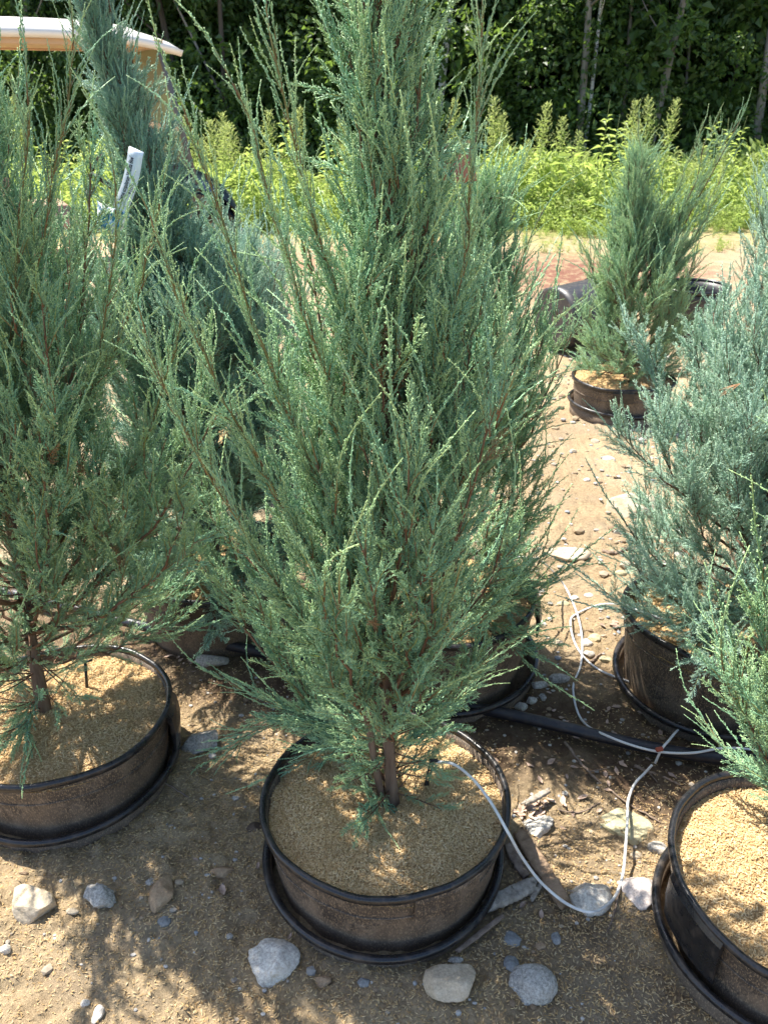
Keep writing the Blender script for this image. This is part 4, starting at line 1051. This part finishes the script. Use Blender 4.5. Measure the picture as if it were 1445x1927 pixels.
# ------------------------------------------------------------------ golf cart
def golf_cart():
    root = empty('golf_cart', (-2.56, 6.7, 0), R_(27)); tag(root, 'cream roofed golf cart with tan seats parked behind the left junipers', 'golf cart')
    def part(nm, mat, fn, parent=root, smooth=False):
        a = Acc(); fn(a); return a.build(nm, mat, parent, smooth)
    # roof: domed shell with turned down lip
    def roof(a):
        nx, ny = 25, 15; V = []; 
        for s in (0, 1):
            for i in range(nx):
                for j in range(ny):
                    u = i/(nx-1)*2-1; v = j/(ny-1)*2-1
                    x = u*1.02; y = v*.58*(1-.10*max(0, u)**4)
                    edge = max(abs(u)**7, abs(v)**7)
                    z = 2.01-.035*u*u-.05*edge-.03*v*v-.06*max(0, u)**3 + .02*(1 if abs(v) < .6 and abs(u) < .75 else 0)
                    if s: z -= .055*(1-.3*edge); x *= .985; y *= .97
                    V.append((x, y, z))
        N_ = nx*ny
        Q = [[i*ny+j, (i+1)*ny+j, (i+1)*ny+j+1, i*ny+j+1] for i in range(nx-1) for j in range(ny-1)]
        Q2 = [[N_+q for q in f[::-1]] for f in Q]
        ring = [i*ny for i in range(nx)]+[(nx-1)*ny+j for j in range(1, ny)]+[i*ny+ny-1 for i in range(nx-2, -1, -1)]+[j for j in range(ny-2, 0, -1)]
        Q3 = [[ring[k], ring[(k+1) % len(ring)], N_+ring[(k+1) % len(ring)], N_+ring[k]][::-1] for k in range(len(ring))]
        a.add(V, Q+Q2+Q3)
    part('roof', M['white'], roof, smooth=True)
    rl = part('roof_liner', M['tan'], lambda a: (a.box((0, 0, 1.885), (.90, .48, .018), bev=.015), a.box((0, -.50, 1.875), (.88, .03, .022), bev=.01), a.box((0, .50, 1.875), (.88, .03, .022), bev=.01), a.box((.80, 0, 1.865), (.05, .48, .022), bev=.01)))
    for s in (-1, 1):
        part('rear_post', M['dark'], lambda a: (a.tube([(-.72, s*.50, 1.86), (-.68, s*.50, 1.3), (-.62, s*.50, .85), (-.75, s*.5, .6)], .024, 8), a.tube([(-.66, s*.50, 1.15), (-.50, s*.50, .85)], .02, 8)), smooth=True)
        part('front_post', simple('cart_grey_frame', (.10, .10, .10), .4, .4), lambda a: a.tube([(.85, s*.52, 1.86), (.945, s*.53, 1.35), (1.03, s*.54, .86)], .022, 8), smooth=True)
    gl = NT('windshield_glass', .06, .5); gl.col((.42, .40, .31))
    tp = gl.t.nodes.new('ShaderNodeBsdfTransparent'); tp.inputs[0].default_value = (.75, .72, .62, 1)
    mx = gl.t.nodes.new('ShaderNodeMixShader'); mx.inputs[0].default_value = .78
    ts = gl.t.nodes.new('ShaderNodeBsdfTranslucent'); ts.inputs[0].default_value = (.46, .44, .30, 1)
    m2 = gl.t.nodes.new('ShaderNodeMixShader'); m2.inputs[0].default_value = .55; gl.L(gl.p.outputs[0], m2.inputs[1]); gl.L(ts.outputs[0], m2.inputs[2])
    gl.L(tp.outputs[0], mx.inputs[1]); gl.L(m2.outputs[0], mx.inputs[2]); gl.L(mx.outputs[0], gl.t.nodes['Material Output'].inputs[0])
    def pane(x0, z0, x1, z1):
        M_ = Matrix.Rotation(math.atan2(x0-x1, z1-z0)*-1, 4, 'Y').to_3x3()
        return lambda a: a.box(((x0+x1)/2, 0, (z0+z1)/2), (.003, .50, math.hypot(x1-x0, z1-z0)/2), M_)
    ws = part('windshield', gl.m, pane(.87, 1.85, .955, 1.345)); part('windshield', gl.m, pane(.97, 1.315, 1.03, .89))
    part('windshield_bar', M['tan'], lambda a: a.box((.962, 0, 1.33), (.02, .51, .02), bev=.006))
    part('body', M['tan'], lambda a: (a.box((-.1, 0, .36), (.95, .52, .06), bev=.03), a.box((-.62, 0, .55), (.52, .56, .20), bev=.09)))
    def cowl(a):
        nx, ny = 15, 15; V = []
        for i in range(nx):
            for j in range(ny):
                u = i/(nx-1); v = j/(ny-1)*2-1
                x = .72+.70*math.sin(u*PI/2)*(1-.12*v*v); z = .64+.46*math.cos(u*PI/2)**.8-.07*v*v*(1-u)-.08*abs(v)**4
                V.append((x, v*.60, z))
        Q = [[i*ny+j, (i+1)*ny+j, (i+1)*ny+j+1, i*ny+j+1] for i in range(nx-1) for j in range(ny-1)]
        n = len(V); V += [(.72, v[1], min(v[2], .45)) if False else (v[0]*.98-.01, v[1]*.97, v[2]-.03) for v in V]
        Q += [[n+q for q in f[::-1]] for f in Q]; a.add(V, Q)
    part('front_cowl', M['navy'], cowl, smooth=True)
    part('front_bumper', M['tan'], lambda a: (a.box((1.26, 0, .55), (.10, .52, .10), bev=.04), a.box((1.24, 0, .38), (.10, .50, .08), bev=.03), a.box((.95, 0, .52), (.22, .54, .06), bev=.03)))
    part('dashboard', M['dark'], lambda a: a.box((.78, 0, .88), (.10, .50, .10), bev=.03))
    for s in (-1, 1):
        part('seat_back', M['seat'], lambda a: a.box((-.32, s*.26, 1.03), (.055, .235, .23), Matrix.Rotation(R_(-9), 3, 'Y'), bev=.05), smooth=True)
        part('seat_cushion', M['seat'], lambda a: a.box((-.08, s*.26, .74), (.25, .25, .06), bev=.045), smooth=True)
        part('seat_strut', M['dark'], lambda a: a.box((-.38, s*.26, .80), (.015, .05, .12)))
        part('headlight', M['rim'], lambda a: a.box((1.36, s*.38, .56), (.02, .09, .045), bev=.015))
        part('fender', M['dark'], lambda a: a.box((.86, s*.58, .50), (.30, .05, .04), bev=.02))
    part('steering_wheel', M['dark'], lambda a: (a.tube([(.42+.17*math.sin(t)*.45, .26+.17*math.cos(t), .98+.17*math.sin(t)*.9) for t in np.linspace(0, 2*PI, 33)], .013, 8), a.tube([(.72, .26, .72), (.42, .26, .98)], .018, 8), a.tube([(.42, .10, .98), (.42, .42, .98)], .01, 6)), smooth=True)
    for x in (.82, -.78):
        for s in (-1, 1):
            w_ = empty('wheel', (x, s*.50, .22)); w_.parent = root
            a = Acc(); a.tube([(0, -.08, 0), (0, -.065, 0), (0, .065, 0), (0, .08, 0)], [.17, .215, .215, .17], 28); a.build('tyre', M['rubber'], w_)
            a = Acc(); a.tube([(0, -.086, 0), (0, .086, 0)], .115, 20); a.build('wheel_rim', M['rim'], w_)
golf_cart()

# ------------------------------------------------------------------ leaf clusters for wood and weeds
def leaf_shape(l, wd, fold, bend):
    """6 verts 4 tris, local: along +x, normal +z"""
    return np.array([(0, 0, 0), (l*.45, wd, fold), (l*.45, 0, -bend*.3), (l*.45, -wd, fold), (l, 0, -bend)]), np.array([[0, 2, 1], [0, 3, 2], [1, 2, 4], [2, 3, 4]])
def gen_clump(seed, n, R, l, wd, mat, name, droop=.3, shape='ball', height=1.0):
    r = np.random.default_rng(seed); A = Acc()
    for k in range(n):
        if shape == 'ball':
            p = r.normal(size=3); p = nrm(p)*R*r.uniform(.15, 1)**.5; p[2] *= .7; d = nrm(nrm(p)+r.normal(0, .7, 3)-np.array([0, 0, droop]))
        else:
            p = np.array([r.normal(0, R*.45), r.normal(0, R*.45), r.uniform(.02, 1)**1.0*height]); d = nrm(np.array([p[0], p[1], 0])/R+r.normal(0, .6, 3)+np.array([0, 0, .35]))
        s = r.uniform(.6, 1.3); V, F = leaf_shape(l*s, wd*s, l*.12*s, l*.2*s)
        up = nrm(np.array([0, 0, 1])*.8+r.normal(0, .5, 3)); y = nrm(np.cross(up, d)); z = np.cross(d, y)
        c = r.uniform(0, 1); A.add(V@np.array([d, y, z])+p, None, F, np.tile([c, c, c, 1], (5, 1)))
        if shape != 'ball' and k % 4 == 0: A.tube([(p[0]*.3, p[1]*.3, 0), tuple(p)], .0025, 3, [[.4, .4, .4, 1]]*2)
    me = A.mesh(name, False, True); me.materials.append(mat); return me
def coll_of(name, meshes):
    c = bpy.data.collections.new(name)
    for i, me in enumerate(meshes): c.objects.link(bpy.data.objects.new('%02d_%s' % (i, name), me))
    return c
ml_forest = m_leaf('leaf_forest', (.03, .065, .022), (.065, .115, .04), .34, (.27, .46, .07))
ml_shrub = m_leaf('leaf_understory', (.045, .085, .025), (.085, .145, .04), .34, (.28, .44, .07))
ml_weed = m_leaf('leaf_weed', (.14, .25, .06), (.42, .48, .18), .46, (.58, .72, .18), .45)
ml_pale = m_leaf('leaf_weed_pale', (.20, .30, .10), (.42, .46, .20), .42, (.56, .64, .22), .6)
C_FOR = coll_of('forest_leaves', [gen_clump(200+i, 110, .42, .095, .032, ml_forest, 'leaf_clump') for i in range(4)])
C_SHR = coll_of('shrub_leaves', [gen_clump(220+i, 100, .36, .085, .028, ml_shrub, 'leaf_clump') for i in range(3)]+[gen_clump(229, 60, .4, .16, .055, ml_shrub, 'leaf_clump')])
C_HRB = coll_of('herb_leaves', [gen_clump(240+i, 90, .22, .085, .016, ml_weed, 'herb_clump', shape='up', height=.42) for i in range(4)]+[gen_clump(250+i, 80, .2, .06, .010, ml_pale, 'herb_clump', shape='up', height=.5) for i in range(2)])

# tall weeds with plumes: individuals
def weed_meshes(seed, kind):
    r = np.random.default_rng(seed); H = 1.0
    S = Acc(); t = np.linspace(0, 1, 9); bx, by = r.normal(0, .07, 2)
    ax = np.stack([bx*t**2, by*t**2, t*H], -1); S.tube(ax, np.linspace(.006, .002, 9), 5)
    Lf = Acc(); Pl = Acc()
    def axp(u): return np.array([np.interp(u, t, ax[:, i]) for i in range(3)])
    nl = 70 if kind == 'gold' else 46
    for k in range(nl):
        u = .08+.80*k/nl; a = k*2.4; d = nrm(np.array([math.cos(a), math.sin(a), .45+r.normal(0, .25)]))
        l = (.11 if kind == 'gold' else .15)*r.uniform(.7, 1.2)*(1.1-.5*u); w_ = l*(.09 if kind == 'gold' else .17)
        V, F = leaf_shape(l, w_, l*.08, l*.35); y = nrm(np.cross([0, 0, 1], d)); z = np.cross(d, y); c = r.uniform(0, 1)
        Lf.add(V@np.array([d, y, z])+axp(u), None, F, np.tile([c, c, c, 1], (5, 1)))
    if kind == 'gold':
        for k in range(40):
            u = .58+.42*k/40; a = k*2.4; bl = .16*(1.05-u)*2.0+.02; d = nrm(np.array([math.cos(a), math.sin(a), .9])); b = axp(u)
            for q in range(9):
                p = b+d*bl*(q+1)/9+np.array([0, 0, .0]); dd = nrm(d+r.normal(0, .6, 3)+[0, 0, .5])
                V, F = leaf_shape(.030, .0055, .002, .004); y = nrm(np.cross([.1, 0, 1], dd)); z = np.cross(dd, y); c = r.uniform(.3, 1)
                Pl.add(V@np.array([dd, y, z])+p, None, F, np.tile([c, c, c, 1], (5, 1)))
    return S, Lf, Pl
WP = []
for i in range(3):
    S, Lf, Pl = weed_meshes(300+i, 'gold')
    WP.append(('gold', S.mesh('stem'), Lf.mesh('leaves', False, True), Pl.mesh('plume', False, True)))
for i in range(2):
    S, Lf, Pl = weed_meshes(320+i, 'broad'); WP.append(('broad', S.mesh('stem'), Lf.mesh('leaves', False, True), None))
m_stem = simple('weed_stem', (.16, .20, .07))
for w_ in WP:
    w_[1].materials.append(m_stem); w_[2].materials.append(ml_weed)
    if w_[3]: w_[3].materials.append(ml_pale)
def tall_weed(px, py, Y, which, label, group=None):
    """top of the plant at photo pixel (px,py), rooted at distance Y"""
    p = aty(px, py, Y); k = WP[which]; root = empty('tall_weed', (p.x, Y, 0), random.uniform(0, 6.28)); h = p.z
    root.scale = (min(h, 1.25), min(h, 1.25), h); tag(root, label, 'weed', group)
    link('stem', k[1], None, root); tag(link('leaves', k[2], None, root), kind='stuff')
    if k[3]: tag(link('plume', k[3], None, root), kind='stuff')
    return root
named = [(1020, 196, 11.6, 0, 'tall goldenrod plume standing alone against the dark wood, right of the middle juniper'), (962, 225, 11.8, 1, 'feathery pale plume left of the lone tall goldenrod'),
 (1142, 188, 12.0, 3, 'leafy bright green weed with broad shiny leaves below the leaning grey trunk'), (1160, 215, 11.7, 4, 'second broad leaved weed just right of the tallest leafy one'),
 (1192, 192, 12.3, 2, 'yellowish plume right of the broad leaved weeds'), (1232, 186, 12.2, 0, 'high yellow green plume above the small far juniper'), (1262, 190, 12.4, 1, 'plume right beside the high yellow green one above the small far juniper'),
 (855, 190, 12.0, 1, 'pale plume seen above the red card'), (935, 186, 11.6, 2, 'yellow green plume close to the right shoots of the middle juniper'), (1060, 222, 12.2, 2, 'yellowish plume between lone goldenrod and the twin trunks'),
 (370, 225, 11.6, 1, 'pale golden plume right of the golf cart windshield'), (1090, 262, 11.4, 3, 'low leafy weed at the foot of the twin trunks'), (500, 210, 11.9, 0, 'plume showing left of the middle juniper in front of the wood'),
 (415, 215, 12.2, 2, 'plume between the cart and the left shoots of the middle juniper'), (1130, 300, 11.0, 4, 'short broad leaved weed in front of the yellow herbs'), (30, 185, 11.5, 0, 'plume seen through the golf cart left of its seats')]
for a_ in named: tall_weed(*a_)
r = np.random.default_rng(12)
for k in range(84):
    px = r.uniform(330, 1445) if k < 70 else r.uniform(-200, 330)
    tall_weed(px, 190+150*r.random()**.8, r.uniform(11.0, 13.2), int(r.choice([0, 1, 2, 3, 4, 3, 4])), 'green weed stalk in the sunny weed band before the wood', 'weed stalks along the wood edge')

def herbs():
    r = np.random.default_rng(14); pos, d, s, ix = [], [], [], []
    for _ in range(2600):
        x = r.uniform(-8.5, 9.5); y = 10.7+r.random()**1.1*3.6+.3*math.sin(x*1.7)+.2*math.sin(x*4.1)
        pos.append((x, y, 0)); d.append(nrm(np.array([r.normal(0, .15), r.normal(0, .15), 1.]))); q = min(1, (y-10.4)/1.6)
        s.append(r.uniform(.45, 1.0)*(.35+1.15*q)*(1+.5*math.sin(x*2.3+y)*math.sin(x*.9+2))); ix.append(int(r.integers(0, 6)) if r.random() < .6 else int(r.integers(0, 4)))
    for _ in range(500):
        x = r.uniform(-8, 9); y = r.uniform(9.3, 10.9); pos.append((x, y, 0)); d.append((0, 0, 1)); s.append(r.uniform(.08, .28)); ix.append(int(r.integers(0, 6)))
    o = scatter('weed_thicket', pos, d, s, ix, C_HRB); tag(o, 'bright yellow green weeds and grass growing along the wood edge', 'weeds')
herbs()

# ------------------------------------------------------------------ the wood
def trunk_tree(pxt, pyt, pxb, pyb, Y, wpx, mat, label, Hc, seed, crown=True, crown_r=1.7):
    r = np.random.default_rng(seed)
    a = np.array(aty(pxt, pyt, Y)[:]); b = np.array(aty(pxb, pyb, Y)[:]); dirv = (a-b)/(a[2]-b[2])
    base = b-dirv*b[2]; s = (Y*math.cos(PITCH))/FPX; r0 = max(wpx*s/2, .012)
    root = empty('forest_tree', (base[0], base[1], 0)); tag(root, label, 'tree', 'trees of the wood behind the weeds')
    zs = np.linspace(-.1, Hc, 22); P = np.stack([dirv[0]*zs+.03*np.sin(zs*1.1+seed)*np.clip(zs, 0, 1)*.6, dirv[1]*zs, zs], -1)
    A = Acc(); A.tube(P, np.linspace(r0*1.1, r0*.35, 22), 10); A.build('trunk', mat, root)
    for k in range(4):
        z = r.uniform(2.4, Hc*.8); p = P[int(z/Hc*21)]; an = r.uniform(0, 6.28); l = r.uniform(.5, 1.4)
        q = bez(p, p+np.array([math.cos(an), math.sin(an), .5])*l*.5, p+np.array([math.cos(an), math.sin(an), 1.1])*l, 7)
        A = Acc(); A.tube(q, np.linspace(r0*.35, .006, 7), 6); A.build('branch', mat, root)
    if crown:
        pos, d, s_, ix = [], [], [], []
        for _ in range(int(100*crown_r)):
            h = r.uniform(.42, 1.05)*Hc; q = nrm(r.normal(size=3))*crown_r*r.uniform(.2, 1)**.5*math.sin(min(1, (h/Hc-.3)/.7*1.0)*PI*.8+.35)
            pos.append((dirv[0]*h+q[0], dirv[1]*h+q[1]+1.3, h)); d.append(nrm(np.array([r.normal(0, .4), r.normal(0, .4), 1]))); s_.append(r.uniform(.8, 1.4)); ix.append(int(r.integers(0, 4)))
        scatter('crown', pos, d, s_, ix, C_FOR, root)
mb_grey = m_bark('trunk_grey', (.11, .10, .085), (.25, .235, .21), 12)
mb_birch = NT('trunk_birch', .7, .2); _v = mb_birch.noise(9, mb_birch.map((1, 1, 4)), detail=4)
mb_birch.col(mb_birch.ramp(_v, [(.34, (.06, .06, .06)), (.42, (.55, .55, .54)), (.7, (.70, .70, .70))])); mb_birch = mb_birch.m
mb_dark = m_bark('trunk_dark', (.04, .032, .025), (.10, .085, .07), 12)
FT = [(846, 0, 832, 160, 15.4, 15, mb_birch, 'white birch trunk showing between the shoots right of the middle juniper top', 6.0),
 (1106, 0, 1089, 262, 15.0, 15, mb_grey, 'stout straight grey trunk, left one of the close pair', 5.8),
 (1130, 0, 1101, 255, 15.3, 8, mb_birch, 'slim pale birch trunk, right one of the close pair', 5.5),
 (1190, 0, 1170, 215, 15.6, 9, mb_grey, 'thin grey trunk between the close pair and the leaning one', 5.6),
 (1288, 0, 1243, 190, 15.1, 15, mb_grey, 'brownish grey trunk leaning right near the top right', 6.0),
 (1300, 60, 1286, 235, 16.2, 7, mb_grey, 'thin pale stem right of the leaning trunk', 5.2),
 (1446, 90, 1428, 232, 15.0, 17, mb_grey, 'thick grey trunk at the right edge of the photo', 6.2),
 (1402, 60, 1360, 215, 16.0, 6, mb_dark, 'thin dark leaning stem left of the right edge trunk', 5.0),
 (298, 0, 322, 120, 15.8, 14, mb_dark, 'brown trunk above the cart roof front', 6.2),
 (418, 90, 424, 240, 15.4, 11, mb_dark, 'shaded trunk between cart and middle juniper', 5.8),
 (330, 0, 415, 175, 15.6, 6, mb_grey, 'thin slanting stem leaning left above the windshield', 5.0),
 (54, 90, 60, 190, 15.8, 9, mb_grey, 'pale trunk seen under the cart roof at the left', 5.8),
 (74, 0, 72, 30, 16.4, 9, mb_grey, 'grey trunk above the cart roof at the far left', 5.8),
 (977, 30, 976, 95, 16.6, 5, mb_birch, 'slender pale stem right of the juniper top', 5.2),
 (1366, 0, 1372, 60, 17.0, 8, mb_dark, 'dark trunk deep in the wood at the top right', 6.4),
 (700, 0, 706, 200, 15.6, 14, mb_dark, 'dark trunk hidden behind the middle juniper top', 6.0),
 (505, 0, 512, 120, 16.2, 10, mb_dark, 'dark trunk behind the left shoots of the middle juniper', 6.0)]
for i, f in enumerate(FT): trunk_tree(*f[:9], 400+i)
def wood_mass():
    r = np.random.default_rng(44)
    pos, d, s, ix = [], [], [], []
    for _ in range(4200):
        y = 16.1+r.random()*8.0; x = r.uniform(-11, 12); top = 4.8+(y-16)*.85
        z = r.uniform(.1, top); 
        pos.append((x+.3*math.sin(y*3), y, z)); d.append(nrm(np.array([r.normal(0, .5), r.normal(0, .5), 1]))); s.append(r.uniform(.9, 1.5)); ix.append(int(r.integers(0, 4)))
    tag(scatter('wood_foliage', pos, d, s, ix, C_FOR), 'dark dense leaves of the wood behind the weeds', 'wood')
    pos, d, s, ix = [], [], [], []
    for _ in range(950):
        y = 14.4+r.random()*1.5; x = r.uniform(-10, 11); z = r.uniform(.1, 3.2)*r.uniform(.2, 1)
        pos.append((x, y, z)); d.append(nrm(np.array([r.normal(0, .5), r.normal(0, .5), 1]))); s.append(r.uniform(.5, 1.3)); ix.append(int(r.integers(0, 4)))
    tag(scatter('understory_shrubs', pos, d, s, ix, C_SHR), 'greener leafy shrubs along the front of the wood', 'shrubs')
    pos, d, s, ix = [], [], [], []
    for _ in range(2600):
        y = 23+r.random()*9; x = r.uniform(-20, 22); z = r.uniform(0, 12)
        pos.append((x, y, z)); d.append((0, 0, 1)); s.append(r.uniform(1.8, 2.8)); ix.append(int(r.integers(0, 4)))
    tag(scatter('far_wood', pos, d, s, ix, C_FOR), 'depth of the wood closing the view behind the trunks', 'wood')
wood_mass()
